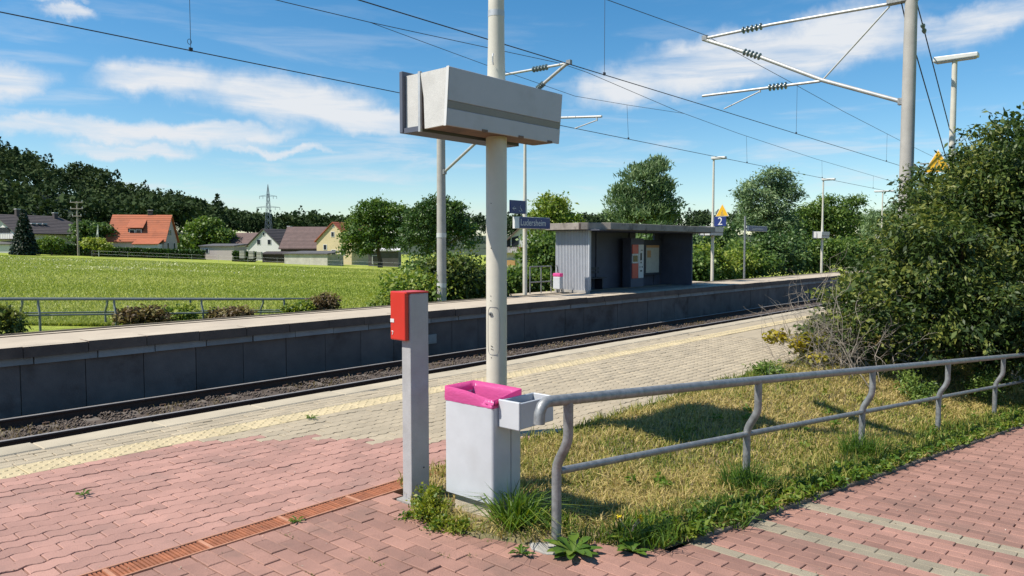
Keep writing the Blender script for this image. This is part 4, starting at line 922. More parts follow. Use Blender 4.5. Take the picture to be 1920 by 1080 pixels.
# trees in the middle distance
def mid_trees():
    G = 'trees behind the station'
    tree('maple_tree', 'broad olive green tree at the right edge of the meadow', 66.6, 83.2, [C3(-1.9, 0, 5.0) + (2.9, 2.9, 2.4), C3(1.2, .6, 6.3) + (2.8, 2.8, 2.7), C3(-.6, 0, 7.6) + (2.4, 2.4, 1.9), C3(2.9, .5, 4.4) + (2.2, 2.2, 2.2), C3(-3.2, -.6, 2.9) + (2.2, 2.0, 2.0), C3(-.3, -1, 3.6) + (2.4, 2, 1.6)], 17000, .36, .24, .50, 'l_mid', .32, 21, group=G, tint0=.36, tvar=.3)
    tree('cherry_tree', 'dark green tree behind the slim concrete mast', 48.0, 51.5, [C3(-1.2, 0, 4.3) + (2.1, 2.0, 2.1), C3(1.0, .3, 4.7) + (2.2, 2.1, 2.2), C3(0, 0, 5.7) + (1.9, 1.9, 1.6), C3(2.1, 0, 3.5) + (1.6, 1.6, 1.7), C3(-1.9, -.3, 2.8) + (1.6, 1.6, 1.7)], 15000, .27, .16, .34, 'l_dark', .2, 22, group=G, droop=.0, tint0=.45, tvar=.3)
    tree('young_tree', 'yellow green round tree left of the shelter roof', 39.4, 31.0, [C3(0, 0, 2.9) + (1.35, 1.35, 1.5), C3(-.8, 0, 2.2) + (1.0, 1.0, 1.2), C3(.9, 0, 2.2) + (1.0, 1.0, 1.2)], 7000, .20, .13, .25, 'l_light', .1, 23, group=G, tint0=.55, tvar=.25, z=.7)
    tree('willow_tree', 'tall grey green willow above the shelter roof', 50.2, 30.7, [C3(-.2, 0, 5.7) + (1.7, 1.7, 1.9), C3(.9, 0, 6.6) + (1.2, 1.2, 1.3), C3(-1.4, 0, 4.2) + (1.6, 1.6, 1.5), C3(1.3, 0, 4.5) + (1.6, 1.6, 1.9), C3(.1, 0, 3.0) + (2.6, 2.2, 1.7)], 17000, .34, .10, .30, 'l_silver', .2, 24, group=G, droop=-.9, flat=.2, tint0=.42, tvar=.35, z=.5)
    tree('locust_tree', 'feathery tree with spreading crown right of the number sign', 53.0, 22.0, [C3(.5, 0, 6.5) + (1.3, 1.1, .55), C3(-.9, 0, 5.5) + (1.5, 1.3, .75), C3(1.2, 0, 5.3) + (1.3, 1.2, .7), C3(0, 0, 4.4) + (2.2, 1.7, .9), C3(-.6, 0, 3.3) + (2.0, 1.7, 1.0), C3(.9, 0, 2.6) + (2.0, 1.6, 1.2)], 15000, .24, .085, .30, 'l_silver', .16, 25, group=G, droop=.6, tint0=.4, tvar=.32, z=.2, dens=90)
    tree('locust_tree', 'green tree with ragged flat top left of the distant lamp', 62.4, 20.8, [C3(.1, 0, 4.6) + (1.7, 1.5, .9), C3(1.9, 0, 5.2) + (1.1, .8, .35), C3(-1.2, 0, 3.8) + (1.6, 1.5, 1.1), C3(1.1, 0, 3.4) + (1.7, 1.5, 1.3), C3(0, 0, 2.0) + (2.4, 2, 1.6)], 14000, .26, .11, .32, 'l_mid', .16, 26, group=G, droop=.5, tint0=.42, tvar=.32, z=.1, dens=80)
    tree('locust_tree', 'pale feathery tree between the distant lamp posts', 74, 20.5, [C3(0, 0, 3.6) + (1.8, 1.5, 1.3), C3(1.9, 0, 4.4) + (1.4, 1.2, 1.1), C3(3.2, 0, 4.2) + (1.4, 1.2, 1.2), C3(.8, 0, 2.0) + (3.4, 2, 1.8)], 12000, .28, .10, .34, 'l_silver', .16, 27, group=G, droop=.5, tint0=.5, tvar=.3, z=0, dens=80)
    tree('garden_tree', 'round bright green tree right of the orange roofed house', 72.1, 145.2, [C3(0, 0, 4.4) + (4.0, 3.5, 3.0), C3(-2.4, 0, 2.8) + (3.0, 3, 2.4), C3(2.8, 0, 3.2) + (3.2, 3, 2.6), C3(.6, 0, 6.2) + (2.4, 2.4, 1.6)], 9000, .55, .40, .62, 'l_mid', .3, 28, group='trees by the houses', tint0=.5, tvar=.3)
    tree('garden_tree', 'light green low tree left of the white gabled house', 82, 141, [C3(0, 0, 3.0) + (3.4, 3, 2.1), C3(3, 0, 2.4) + (2.8, 2.8, 1.8)], 4500, .5, .36, .6, 'l_mid', .2, 29, group='trees by the houses', tint0=.55, tvar=.28)
    tree('garden_tree', 'grey green tree behind the wooden utility pole', 47.5, 136, [C3(0, 0, 3.4) + (2.6, 2.4, 1.9), C3(2.4, 0, 3.0) + (2.4, 2.2, 1.8)], 4500, .5, .36, .5, 'l_dark', .2, 30, group='trees by the houses', tint0=.65, tvar=.25)
    tree('garden_shrub', 'bright yellow green shrub at the foot of the utility pole', 41.5, 117.5, [C3(0, 0, 1.6) + (1.5, 1.2, 1.0), C3(1.0, 0, 1.3) + (1.2, 1.2, .9)], 2600, .34, .25, .3, 'l_light', .1, 31, cat='shrub', group='trees by the houses', tint0=.85, tvar=.2)
    tree('garden_shrub', 'low shrub before the long dark roofed house', 37.6, 122.5, [C3(0, 0, 1.5) + (1.6, 1.2, 1.0)], 1800, .34, .25, .3, 'l_mid', .1, 32, cat='shrub', group='trees by the houses', tint0=.6)
    # spruce: drooping tiers
    t = thing('spruce_tree', 'dark blue green spruce before the white chalet', 'tree', (33.7, 120.7, gz(33.7, 120.7)), group='trees by the houses'); rg = np.random.default_rng(33); P_ = []
    for k in range(15):
        f = k / 15; zz = .4 + f * 6.2; rr = 1.9 * (1 - f) ** .85 + .08; n = int(130 + 430 * (1 - f)); a = rg.random(n) * 6.28; q = rr * rg.random(n) ** .6
        c = np.stack([q * np.cos(a), q * np.sin(a), zz - .30 * q + rg.normal(0, .10, n)], -1); out = np.stack([np.cos(a), np.sin(a), -.3 + 0 * a], -1); P_.append(leaves(rg, c, out, .34, .2, np.clip(.4 + rg.normal(0, .25, n), 0, 1), .3, .6))
    part_np('crown', join(P_), M['l_pine'], t); b = MB(); b.tube([(0, 0, -.2), (0, 0, 6.4)], [.14, .02], 6); b.obj('trunk', M['bark'], t)
mid_trees()

# shrubs along the back of the far platform
def shrubs():
    rows = [  # x, y, height, width, material, label
        (16.6, 18.6, 1.0, 1.0, 'l_light', 'loose yellow green shrub left of the slim mast'), (18.0, 18.3, 1.55, .95, 'l_bush', 'dark leafy shrub just right of the slim mast'),
        (19.2, 18.9, 1.35, 1.0, 'l_mid', 'tall shrub behind the thick cream pole'), (20.9, 19.2, 1.15, .95, 'l_mid', 'shrub behind the station sign post'),
        (22.6, 19.2, 1.05, .85, 'l_mid', 'shrub hugging the left end of the shelter'), (25.0, 19.9, 2.7, 1.15, 'l_mid', 'tallest shrub behind the ribbed shelter wall'), (20.6, 21.6, 1.9, 1.2, 'l_mid', 'broad shrub at the meadow corner behind the mast'), (23.6, 25, 1.4, 1.4, 'l_dark', 'dark low hedge shrub at the meadow edge'),
        (35.0, 18.6, 2.1, 1.2, 'l_mid', 'shrub behind the number sign post'), (37.6, 18.9, 2.3, 1.4, 'l_light', 'bright green shrub behind the thin sign post'), (40.4, 19.0, 2.2, 1.5, 'l_light', 'pale green rounded shrub right of the narrow station sign'), (43.4, 19.2, 2.6, 1.6, 'l_mid', 'shrub in the middle of the far hedge'),
        (46.2, 19.5, 3.2, 1.6, 'l_dark', 'dark shrub left of the lamp post with small display'), (50.0, 19.2, 3.4, 1.7, 'l_dark', 'dark tall shrub behind the lamp post with small display'), (54.5, 18.8, 3.0, 1.8, 'l_mid', 'shrub between the two right hand lamp posts'), (59, 18.6, 3.2, 2.0, 'l_mid', 'shrub before the most distant lamp post'), (65, 18.4, 3.0, 2.2, 'l_mid', 'last shrub of the far hedge'),
        (33.0, 20.5, 2.9, 1.5, 'l_dark', 'dark shrub behind the red bench'), (39, 22.0, 3.6, 1.9, 'l_dark', 'dark tall shrub behind the far hedge'), (45, 22.5, 3.8, 2.0, 'l_dark', 'shadowy shrub under the feathery tree'), (29, 21.5, 2.9, 1.7, 'l_dark', 'dark shrub seen over the shelter roof')]
    for i, (x, y, h, w, m, lab) in enumerate(rows):
        rg = np.random.default_rng(100 + i); t = thing('leafy_shrub', lab, 'shrub', (x, y, gz(x, y)), group='shrubs behind the far platform')
        B = [(0, 0, h * .42, w * .9, w * .8, h * .42)] + [(w * .65 * math.cos(a), w * .5 * math.sin(a), h * (.45 + .25 * rg.random()), w * .55, w * .55, h * .32) for a in rg.random(5) * 6.28]
        d_ = camdist(x, y, 1)[0]; l = .085 + .0026 * d_; n = int(5200 if d_ < 35 else 5600)
        part_np('foliage', crown(rg, B, n, l, l * .6, .16 + .004 * d_, shell=.45, tint0=.45 if m != 'l_light' else .5, tvar=.34), M[m], t)
        limbs(t, (0, 0, 0), B, .035, rg, 'twig', 'stem', 6)
shrubs()

def weedy_edges():
    # tufts of weeds by the far platform
    spots = [(4.0, 16.85, .62, .62, 'l_bush', 'yellow leaved bramble at the left end of the far railing', .75), (6.9, 17.0, .50, .55, 'l_dry', 'brownish bramble clump on the far railing', .5), (9.0, 16.9, .36, .55, 'l_dry', 'low brown weed clump behind the far platform', .55), (11.6, 16.9, .62, .42, 'l_dry', 'taller weed clump near the end of the far railing', .6), (10.9, 16.95, .40, .45, 'l_light', 'small yellowish weed clump beside the far platform', .5), (8.0, 17.6, .4, .5, 'l_light', 'green weed tuft behind the brown bramble', .4), (14.5, 17.5, .5, .8, 'l_light', 'pale weeds left of the red validator', .6)]
    for i, (x, y, h, w, m, lab, t0) in enumerate(spots):
        rg = np.random.default_rng(200 + i); t = thing('bramble_clump', lab, 'shrub', (x, y, max(gz(x, y), -.25)), group='weed clumps along the far platform')
        B = [(0, 0, h * .42, w, w * .7, h * .5), (w * .4, 0, h * .6, w * .5, w * .5, h * .4), (-w * .4, .1, h * .5, w * .5, w * .5, h * .4)]
        part_np('foliage', crown(rg, B, 2600, .09, .05, .09, tint0=t0, tvar=.4, shell=.3), M[m], t); limbs(t, (0, 0, 0), B, .012, rg, 'twig', 'stem', 8)
weedy_edges()

# the large bush right of the picture
def big_bush():
    rg = np.random.default_rng(60); base = (14.5, 3.0, -.35)
    t = thing('large_bush', 'large dense dark green bush behind the ramp railing', 'bush', base)
    def L(x, y, z, a, b_, c): return (x - base[0], y - base[1], z - base[2], a, b_, c)
    B = [L(13.4, 2.9, 1.0, 1.5, 1.1, 1.25), L(14.6, 2.75, 1.75, 1.3, 1.1, 1.2), L(15.9, 3.0, 2.0, .95, 1.0, 1.02), L(15.2, 2.1, 2.4, 1.1, 1.0, 1.05), L(16.4, 2.3, 2.7, .9, .9, 1.05), L(17.2, 1.6, 2.5, 1.4, 1.2, 1.5), L(15.6, 1.5, 1.2, 1.5, 1.0, 1.5), L(14.2, 1.9, .6, 1.3, .8, 1.1), L(17.5, 3.0, 1.6, 1.4, 1.3, 1.5), L(12.9, 2.3, .35, 1.0, .8, .9), L(18.6, 1.0, 1.8, 1.6, 1.4, 2.0), L(16.3, .9, .3, 1.7, .8, 1.3), L(14.6, 1.6, -.1, 1.6, .7, .7)]
    B0 = list(B)
    for q in B0:                                            # shoots that stick out of the mass
        for k in range(5): e = norm(rg.normal(0, 1, (1, 3)))[0]; e[2] = abs(e[2]); B.append((q[0] + e[0] * q[3] * 1.05, q[1] + e[1] * q[4] * 1.05, q[2] + e[2] * q[5] * 1.05, .16, .16, .26))
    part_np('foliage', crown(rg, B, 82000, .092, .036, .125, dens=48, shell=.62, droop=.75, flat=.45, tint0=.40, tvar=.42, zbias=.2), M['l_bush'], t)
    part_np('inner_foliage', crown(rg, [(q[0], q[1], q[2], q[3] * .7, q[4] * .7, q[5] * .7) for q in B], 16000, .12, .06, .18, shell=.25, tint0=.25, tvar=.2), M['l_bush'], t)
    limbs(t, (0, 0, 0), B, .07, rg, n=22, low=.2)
    # lighter shrub in front, left
    t = thing('bramble_bush', 'yellow green bramble thicket left of the large bush', 'bush', (11.6, 3.35, -.2))
    B = [(0, 0, .75, .85, .7, .65), (.9, -.1, .95, .8, .7, .7), (-.35, .2, .45, .6, .5, .45), (1.3, -.6, .5, .9, .5, .6), (.5, -.6, .4, .8, .4, .45)]
    part_np('foliage', crown(rg, B, 15000, .075, .042, .10, dens=40, shell=.4, droop=.3, tint0=.55, tvar=.45), M['l_bush'], t)
    b = MB()
    def twig(p, d, L_, r, depth):
        pts, q = [p], p
        for k in range(4): d = (d + Vector(tuple(rg.normal(0, .22, 3)))).normalized(); q = q + d * (L_ / 4); pts.append(q)
        b.tube(pts, [r, r * .85, r * .65, r * .45, r * .2], 4, False)
        if depth:
            for k in range(5): s_ = pts[1 + k % 4].lerp(pts[min(4, 2 + k % 4)], rg.random()); twig(s_, (d + Vector(tuple(rg.normal(0, .7, 3)))).normalized(), L_ * (.3 + .25 * rg.random()), r * .5, depth - 1)
    for k in range(44): twig(Vector((rg.normal(-.85, .36), rg.normal(.0, .30), 0)), Vector((rg.normal(-.2, .35), rg.normal(.1, .3), 1)).normalized(), .6 + .65 * rg.random(), .007, 2)
    for k in range(12): twig(Vector((rg.uniform(-.5, 1.4), rg.normal(-.7, .15), .1 + .2 * rg.random())), Vector((rg.normal(.5, .5), rg.normal(-.3, .3), .35)).normalized(), .5 + .4 * rg.random(), .006, 1)
    b.obj('dead_twigs', M['twig'], t); t.children[-1]['kind'] = 'stuff'
    t = thing('goldenrod_plant', 'small plant with yellow leaves at the foot of the bush', 'plant', (10.6, 3.75, -.02)); B = [(0, 0, .22, .35, .25, .2), (-.5, .25, .42, .12, .1, .12), (.5, -.1, .25, .3, .25, .22)]
    part_np('foliage', crown(rg, B, 900, .08, .045, .06, tint0=.65, tvar=.4), M['l_yellow'], t); limbs(t, (0, 0, 0), B, .008, rg, 'twig', 'stem', 7)
    for i, (x, y, lab) in enumerate(((9.2, 3.8, 'grassy weed tuft at the platform edge left of the bush'), (12.6, 1.95, 'leafy weeds under the third railing post'), (10.9, 2.55, 'low green bush behind the third railing post'))):
        t = thing('weed_patch', lab, 'weeds', (x, y, -.02 + (ramp_z(x) * .8 if y < 3 else 0)), group='weeds by the large bush'); k_ = .3 if i == 0 else .8; B = [(0, 0, .18 * k_, .45 * k_, .3 * k_, .22 * k_), (.4 * k_, 0, .25 * k_, .35 * k_, .3 * k_, .25 * k_)]
        part_np('foliage', crown(rg, B, 1300, .06, .02, .07, tint0=.6, tvar=.35, shell=.2), M['l_mid'], t)
big_bush()

# grass blades
def blades(rg, P, h, w, bend, tint):
    n = len(P); a = rg.random(n) * 6.283; s = np.stack([np.cos(a), np.sin(a), 0 * a], -1); b_ = rg.random(n) * 6.283; d = np.stack([np.cos(b_), np.sin(b_), 0 * a], -1) * (bend * rg.random(n))[:, None]
    up = np.array([0, 0, 1.0]); h = h[:, None]; w = w[:, None]
    V = np.stack([P - s * w, P + s * w, P + up * h * .55 + d * h * .35 - s * w * .7, P + up * h * .55 + d * h * .35 + s * w * .7, P + up * h * np.maximum(.35, 1 - .35 * np.linalg.norm(d, axis=1, keepdims=True)) + d * h], 1).reshape(-1, 3)
    F_ = (np.array([(0, 1, 2), (1, 3, 2), (2, 3, 4)])[None] + (np.arange(n) * 5)[:, None, None]).reshape(-1, 3)
    return V, F_, np.repeat(np.clip(tint, 0, 1), 5)
def lawn_z(x, y):
    x = np.asarray(x, float); y = np.asarray(y, float); zr = -0.0755 * np.maximum(0, x - 3.3); yr = P1[1] + (x - P1[0]) * RD[1] / RD[0]
    f = sst(0, 1, (y - yr) / np.maximum(3.75 - yr, .3)); return zr * (1 - f) + .018 + .012 * np.sin(x * 5) * np.sin(y * 6)
def build_lawn():
    rg = np.random.default_rng(70); xs = np.concatenate([np.linspace(2.96, 4.2, 26), np.linspace(4.3, 26, 90)]); V = []; K = 22
    for x in xs:
        y0 = curb_y(x) + .055 if x > 3.62 else float(np.interp(x, [2.9, 2.99, 3.10, 3.62], [3.2, 3.0, 2.6, curb_y(3.62) + .055]))
        y1 = 3.94 if x > 3.30 else float(np.interp(x, [2.9, 3.02, 3.30], [3.3, 3.45, 3.85]))
        for k in range(K): y = y0 + (y1 - y0) * k / (K - 1); V.append((x, y, float(lawn_z(x, y)) - (.03 if k in (0, K - 1) else 0)))
    n = len(xs); i = (np.arange(n - 1) * K)[:, None] + np.arange(K - 1)[None]; F_ = np.stack([i, i + K, i + K + 1, i + 1], -1).reshape(-1, 4)
    s = obj_me('lawn', np_mesh('lawn', V, F_, M['lawn'], smooth=True)); tag(s, 'dry grass verge between the platform and the ramp', kind='structure')
    # blades: many, short, partly dried out
    n = 150000; x = 3.0 + 13 * rg.random(n) ** 1.45; y = 1.2 + 2.85 * rg.random(n)
    yc = P1[1] - .46 / RN[1] + (x - P1[0]) * RD[1] / RD[0]; ok = (y > yc + .02) & (y < 3.99 + .03 * np.sin(x * 7)) & ((x > 3.62) | (x > np.interp(y, [1.9, 2.03, 2.6, 3.05, 3.45, 3.93], [9, 3.62, 3.10, 2.98, 3.02, 3.30])))
    ok &= ~((x > 3.17) & (x < 3.47) & (y > 2.98) & (y < 3.38)) & ~((x < 3.8) & (rg.random(n) < .5)) & ~((x < 3.26) & (rg.random(n) < .35))
    x, y = x[ok], y[ok]; yc = yc[ok]; n = len(x)
    e = np.exp(-((y - yc - .2) / .28) ** 2) + .7 * np.exp(-((y - 3.95) / .1) ** 2)
    patch = .5 + .25 * np.sin(x * 1.9 + 1.3 * np.sin(y * 2.1)) + .25 * np.sin(y * 3.7 + x * .8 + 2)
    clo = np.sin(x * 6.1 + 2 * np.sin(y * 5)) * np.sin(y * 7.3 + x); dry = np.clip(.58 + .40 * patch - .45 * e - .22 * (clo > .35) + rg.normal(0, .24, n), 0, 1)
    h = (.022 + .075 * rg.random(n) ** 2.2) * (1 + 1.1 * e * rg.random(n)); w = .0022 + .0016 * rg.random(n) + .00035 * x
    P = np.stack([x, y, lawn_z(x, y) - .006], -1)
    o = obj_me('grass', np_mesh('grass', *blades(rg, P, h, w, 1.1 + .5 * dry, dry)[:2], M['g_lawn'])); me = o.data
    a = me.attributes.new('tint', 'FLOAT', 'POINT'); a.data.foreach_set('value', np.repeat(dry, 5).astype(np.float32)); tag(o, 'short half dried grass on the verge', kind='stuff')
    # matted straw lying flat, and broad leaved weeds along the kerb
    n = 26000; xs_ = 3.6 + 10 * rg.random(n) ** 1.4; ys_ = 1.6 + 2.3 * rg.random(n); yk = P1[1] - .46 / RN[1] + (xs_ - P1[0]) * RD[1] / RD[0]
    k = (ys_ > yk + .25) & (ys_ < 3.85) & (.5 + .25 * np.sin(xs_ * 1.9 + 1.3 * np.sin(ys_ * 2.1)) + .25 * np.sin(ys_ * 3.7 + xs_ * .8 + 2) + rg.normal(0, .2, n) > .42); xs_, ys_ = xs_[k], ys_[k]; n = len(xs_); a_ = rg.random(n) * 6.283
    c = np.stack([xs_, ys_, lawn_z(xs_, ys_) + .012 + .03 * rg.random(n)], -1); g = leaves(rg, c, np.stack([np.cos(a_), np.sin(a_), 0 * a_], -1), .085, .0045, .72 + .28 * rg.random(n), 0, 1.5); tag(obj_me('dry_grass', np_mesh('dry_grass', g[0], g[1], M['g_lawn'], g[2])), 'matted dry straw lying in the verge', kind='stuff')
    q = []
    for i in range(300):
        s_ = .5 + 11 * rg.random() ** 1.3; x_ = P1[0] + RD[0] * s_; off = abs(rg.normal(.02, .13)) if rg.random() < .88 else rg.uniform(.1, 1.6); y_ = curb_y(x_) + off
        if y_ > 3.8: continue
        zl = float(lawn_z(x_, y_)); r_ = .03 + .05 * rg.random(); nn_ = 26; aa = rg.random(nn_) * 6.283; rr = r_ * rg.random(nn_) ** .6
        c = np.stack([x_ + rr * np.cos(aa), y_ + rr * np.sin(aa), zl + .02 + .09 * rg.random(nn_) * (1 - rr / r_ * .5)], -1); q.append(leaves(rg, c, np.stack([np.cos(aa), np.sin(aa), .35 + 0 * aa], -1), .042, .020, np.clip(.3 + .5 * rg.random() + rg.normal(0, .12, nn_), 0, 1), .0, .9))
    g = join(q); tag(obj_me('ground_cover', np_mesh('ground_cover', g[0], g[1], M['g_weed'], g[2])), 'small broad leaved weeds along the kerb', kind='stuff')
    # meadow
    n = 230000; d = 17 + 75 * rg.random(n) ** 2.0; u = -.78 + .70 * rg.random(n)
    x = FH.x * d + RH.x * u * d; y = FH.y * d + RH.y * u * d; ok = (y > 16.45) & ~((x > 15) & (y < 20)); x, y, d = x[ok], y[ok], d[ok]; n = len(x)
    band = np.exp(-((y - .55 * x - 42) / 9) ** 2) * (x < 40); pale = rg.random(n) < .05 * band
    t = np.clip(.30 + .25 * np.sin(x * .22 + y * .11) * np.sin(y * .19) + rg.normal(0, .2, n), 0, .85); t = np.where(pale, 1, t)
    h = (.06 + .08 * rg.random(n)) * np.where(y < 17.6, 1.6, 1); w = .006 + .00042 * d
    P = np.stack([x, y, land_z(x, y) - .01], -1); g = blades(rg, P, h, w, 1.0, t)
    tag(obj_me('meadow_grass', np_mesh('meadow_grass', g[0], g[1], M['g_field'], g[2])), 'lush green meadow grass behind the far platform', kind='stuff')
    n = 4200; d = 45 + 40 * rg.random(n); u = np.where(rg.random(n) < .75, -.72 + .33 * rg.random(n), -.72 + .55 * rg.random(n)); x = FH.x * d + RH.x * u * d; y = FH.y * d + RH.y * u * d
    k = np.sin(x * .5) * np.sin(y * .3) + rg.normal(0, .5, n) > .1; x, y = x[k], y[k]; c = np.stack([x, y, land_z(x, y) + .17], -1)
    g = leaves(rg, c, np.tile([0, 0, 1.0], (len(c), 1)), .11, .09, rg.random(len(c)), 0, 1.5); tag(obj_me('meadow_flowers', np_mesh('meadow_flowers', g[0], g[1], M['flower_pale'], g[2])), 'pale flowers scattered in a band across the meadow', kind='stuff')
    # grass at the back of the far platform, right
    n = 16000; x = 14 + 52 * rg.random(n) ** 1.2; y = 16.4 + 1.9 * rg.random(n) ** 1.4; k = ~((x > 19.5) & (x < 33.1) & (y < 17.4)); x, y = x[k], y[k]; n = len(x)
    g = blades(rg, np.stack([x, y, np.maximum(land_z(x, y), -.35)], -1), .12 + .2 * rg.random(n), .006 + .0005 * x, 1.0, .3 + .4 * rg.random(n)); tag(obj_me('verge_grass', np_mesh('verge_grass', g[0], g[1], M['g_weed'], g[2])), 'rough grass along the back of the far platform', kind='stuff')
    # bare weeds between the rails
    n = 5000; x = 3 + 26 * rg.random(n) ** 1.5; y = 12.15 + 1.35 * rg.random(n); k = np.sin(x * 2.3) + rg.normal(0, .7, n) > .3; x, y = x[k], y[k]; n = len(x)
    g = blades(rg, np.stack([x, y, 0 * x - 1.2], -1), .03 + .07 * rg.random(n), .005 + .0003 * x, 1.3, .5 + .4 * rg.random(n)); tag(obj_me('track_weeds', np_mesh('track_weeds', g[0], g[1], M['l_dry'], g[2])), 'thin dry weeds in the ballast of the far track', kind='stuff')
build_lawn()

def small_plants():
    rg = np.random.default_rng(80)
    # low yellow green mat left of the bin plinth
    t = thing('stonecrop_patch', 'low yellow green mat of weeds at the left foot of the bin', 'weeds', (3.02, 3.32, 0))
    B = [(0, 0, .03, .14, .15, .07), (-.03, -.20, .015, .11, .13, .035), (.06, .10, .06, .09, .09, .10)]
    part_np('foliage', crown(rg, B, 3400, .024, .012, .026, shell=.2, droop=-.3, tint0=.74, tvar=.5), M['g_weed'], t)
    def tuft(lab, loc, n, h, spread, t0, bend=1.5, w=.0042):
        t = thing('grass_tuft', lab, 'grass tuft', loc, group='grass tufts by the bin and railing'); a = rg.random(n) * 6.28; q = spread * rg.random(n) ** .7
        P = np.stack([q * np.cos(a), q * np.sin(a), 0 * a - .005], -1); part_np('blades', blades(rg, P, h * (.5 + .6 * rg.random(n)), np.full(n, w), bend, t0 + rg.normal(0, .2, n)), M['g_weed'], t)
    tuft('long bladed grass tuft in front of the bin plinth', (3.22, 2.80, 0), 250, .33, .08, .45, 1.9, .0055)
    tuft('smaller grass tuft at the right corner of the bin plinth', (3.40, 2.66, 0), 200, .14, .12, .5)
    tuft('grass tuft at the foot of the second railing post', (5.15, 2.25, ramp_z(5.15)), 420, .28, .16, .25)
    tuft('grass tuft at the foot of the third railing post', (7.2, 2.05, ramp_z(7.2)), 420, .34, .22, .35)
    tuft('grass tuft behind the kerb between first and second post', (4.35, 2.05, ramp_z(4.35)), 380, .17, .16, .3)
    tuft('thin weed tuft behind the validator post', (3.33, 3.78, 0), 160, .09, .05, .3)
    tuft('grass tuft at the start of the kerb', (3.62, 2.18, 0), 420, .15, .18, .45)
    def rosette(lab, loc, n, l, w, t0, stalks=0):
        t = thing('dandelion_plant', lab, 'plant', loc, group='dandelion plants on the paving edge'); V, F_, T_ = [], [], []
        for k in range(n):
            a = 6.28 * k / n * 1.618 * 3 + rg.normal(0, .2); tilt = .15 + .75 * rg.random(); ll = l * (.6 + .5 * rg.random()); d = np.array([math.cos(a), math.sin(a), 0]); s = np.array([-d[1], d[0], 0]); b0 = len(V)
            for f, ww, in ((0, .15), (.25, .55), (.4, .45), (.6, 1), (.75, .8), (.9, .6), (1, .05)):
                zz = ll * (math.sin(tilt) * f - .55 * tilt * f * f) + .006; p = d * ll * f * math.cos(tilt * .6) + np.array([0, 0, zz]); V += [p - s * w * ww * .5 + [0, 0, .006 * ww], p - [0, 0, 0.0], p + s * w * ww * .5 + [0, 0, .006 * ww]]
            for i in range(6):
                for j in (0, 1): F_.append((b0 + i * 3 + j, b0 + i * 3 + j + 1, b0 + i * 3 + j + 4, b0 + i * 3 + j + 3))
            T_ += [float(np.clip(t0 + rg.normal(0, .2), 0, 1))] * 21
        part_np('leaves', (np.array(V), np.array(F_), np.array(T_)), M['g_weed'], t)
        for k in range(stalks):
            a = rg.random() * 6.28; h = .10 + .08 * rg.random(); e = (.08 * math.cos(a), .08 * math.sin(a), h); b = MB(); b.tube([(0, 0, 0), (e[0] * .4, e[1] * .4, h * .6), e], .0022, 4); b.obj('stalk', M['twig'], t)
            c = np.array([e]) + rg.normal(0, .004, (26, 3)); part_np('flower', leaves(rg, c, norm(rg.normal(0, 1, (26, 3)) + [0, 0, .6]), .016, .007, rg.random(26), 0, .8), M['flower'], t)
    rosette('large leafy dandelion growing at the foot of the first railing post', (3.17, 2.35, 0), 26, .17, .05, .45)
    rosette('small flat weed rosette on the red blocks before the bin', (2.98, 2.55, 0), 14, .08, .018, .3)
    rosette('dandelion with yellow flowers at the start of the kerb', (3.52, 2.22, 0), 14, .12, .035, .35, 3)
    rosette('broad leaved weed right of the large dandelion', (3.40, 2.12, 0), 14, .12, .04, .4)
    rosette('leafy dock plant behind the kerb near the second post', (5.8, 1.95, ramp_z(5.8)), 18, .16, .05, .6)
    rosette('leafy dock plant behind the kerb near the third post', (6.7, 1.85, ramp_z(6.7)), 18, .17, .05, .65)
    rosette('small weed at the drain rim', (2.45, 3.87, 0), 12, .06, .014, .3)
    rosette('small weed growing out of the tactile strip', (4.05, 6.12, 0), 14, .09, .014, .45)
    rosette('small weed in the red wavy paving near the left edge', (1.78, 5.35, 0), 12, .07, .014, .4)
    # grit and bits of dry leaf lying on the paving
    n = 900; x = .8 + 6 * rg.random(n) ** 1.3; y = .6 + 6.3 * rg.random(n); k = np.array([not in_lawn(a, b) and camdist(a, b)[1] for a, b in zip(x, y)]); x, y = x[k], y[k]; n = len(x)
    zz = np.where(y < 3, -.0755 * np.maximum(0, x - 3.3), 0) + .004; g = leaves(rg, np.stack([x, y, zz], -1), norm(rg.normal(0, 1, (n, 3)) * [1, 1, .05]), .013, .006, rg.random(n), 0, 4); tag(obj_me('fallen_leaves', np_mesh('fallen_leaves', g[0], g[1], M['litter'], g[2])), 'grit and dry leaf crumbs lying on the paving', kind='stuff')
    # moss and grass in the joints of the red blocks
    n = 5200; c = np.round((.55 + 2.6 * rg.random(n) - .5) / .1) * .1 + .5; y = 1.2 + 2.6 * rg.random(n); k = np.sin(c * 23 + np.floor(y / .2) * 7.3) + .4 * np.sin(y * 9 + c * 5) > 1.05; x, y = c[k], y[k]
    k = np.array([not in_lawn(a, b) for a, b in zip(x, y)]); x, y = x[k], y[k]; n = len(x)
    g = blades(rg, np.stack([x + rg.normal(0, .006, n), y, 0 * x - .01], -1), .012 + .022 * rg.random(n), np.full(n, .0024), 1.4, .35 + .4 * rg.random(n)); tag(obj_me('joint_moss', np_mesh('joint_moss', g[0], g[1], M['g_weed'], g[2])), 'moss and seedlings in the paving joints', kind='stuff')
small_plants()

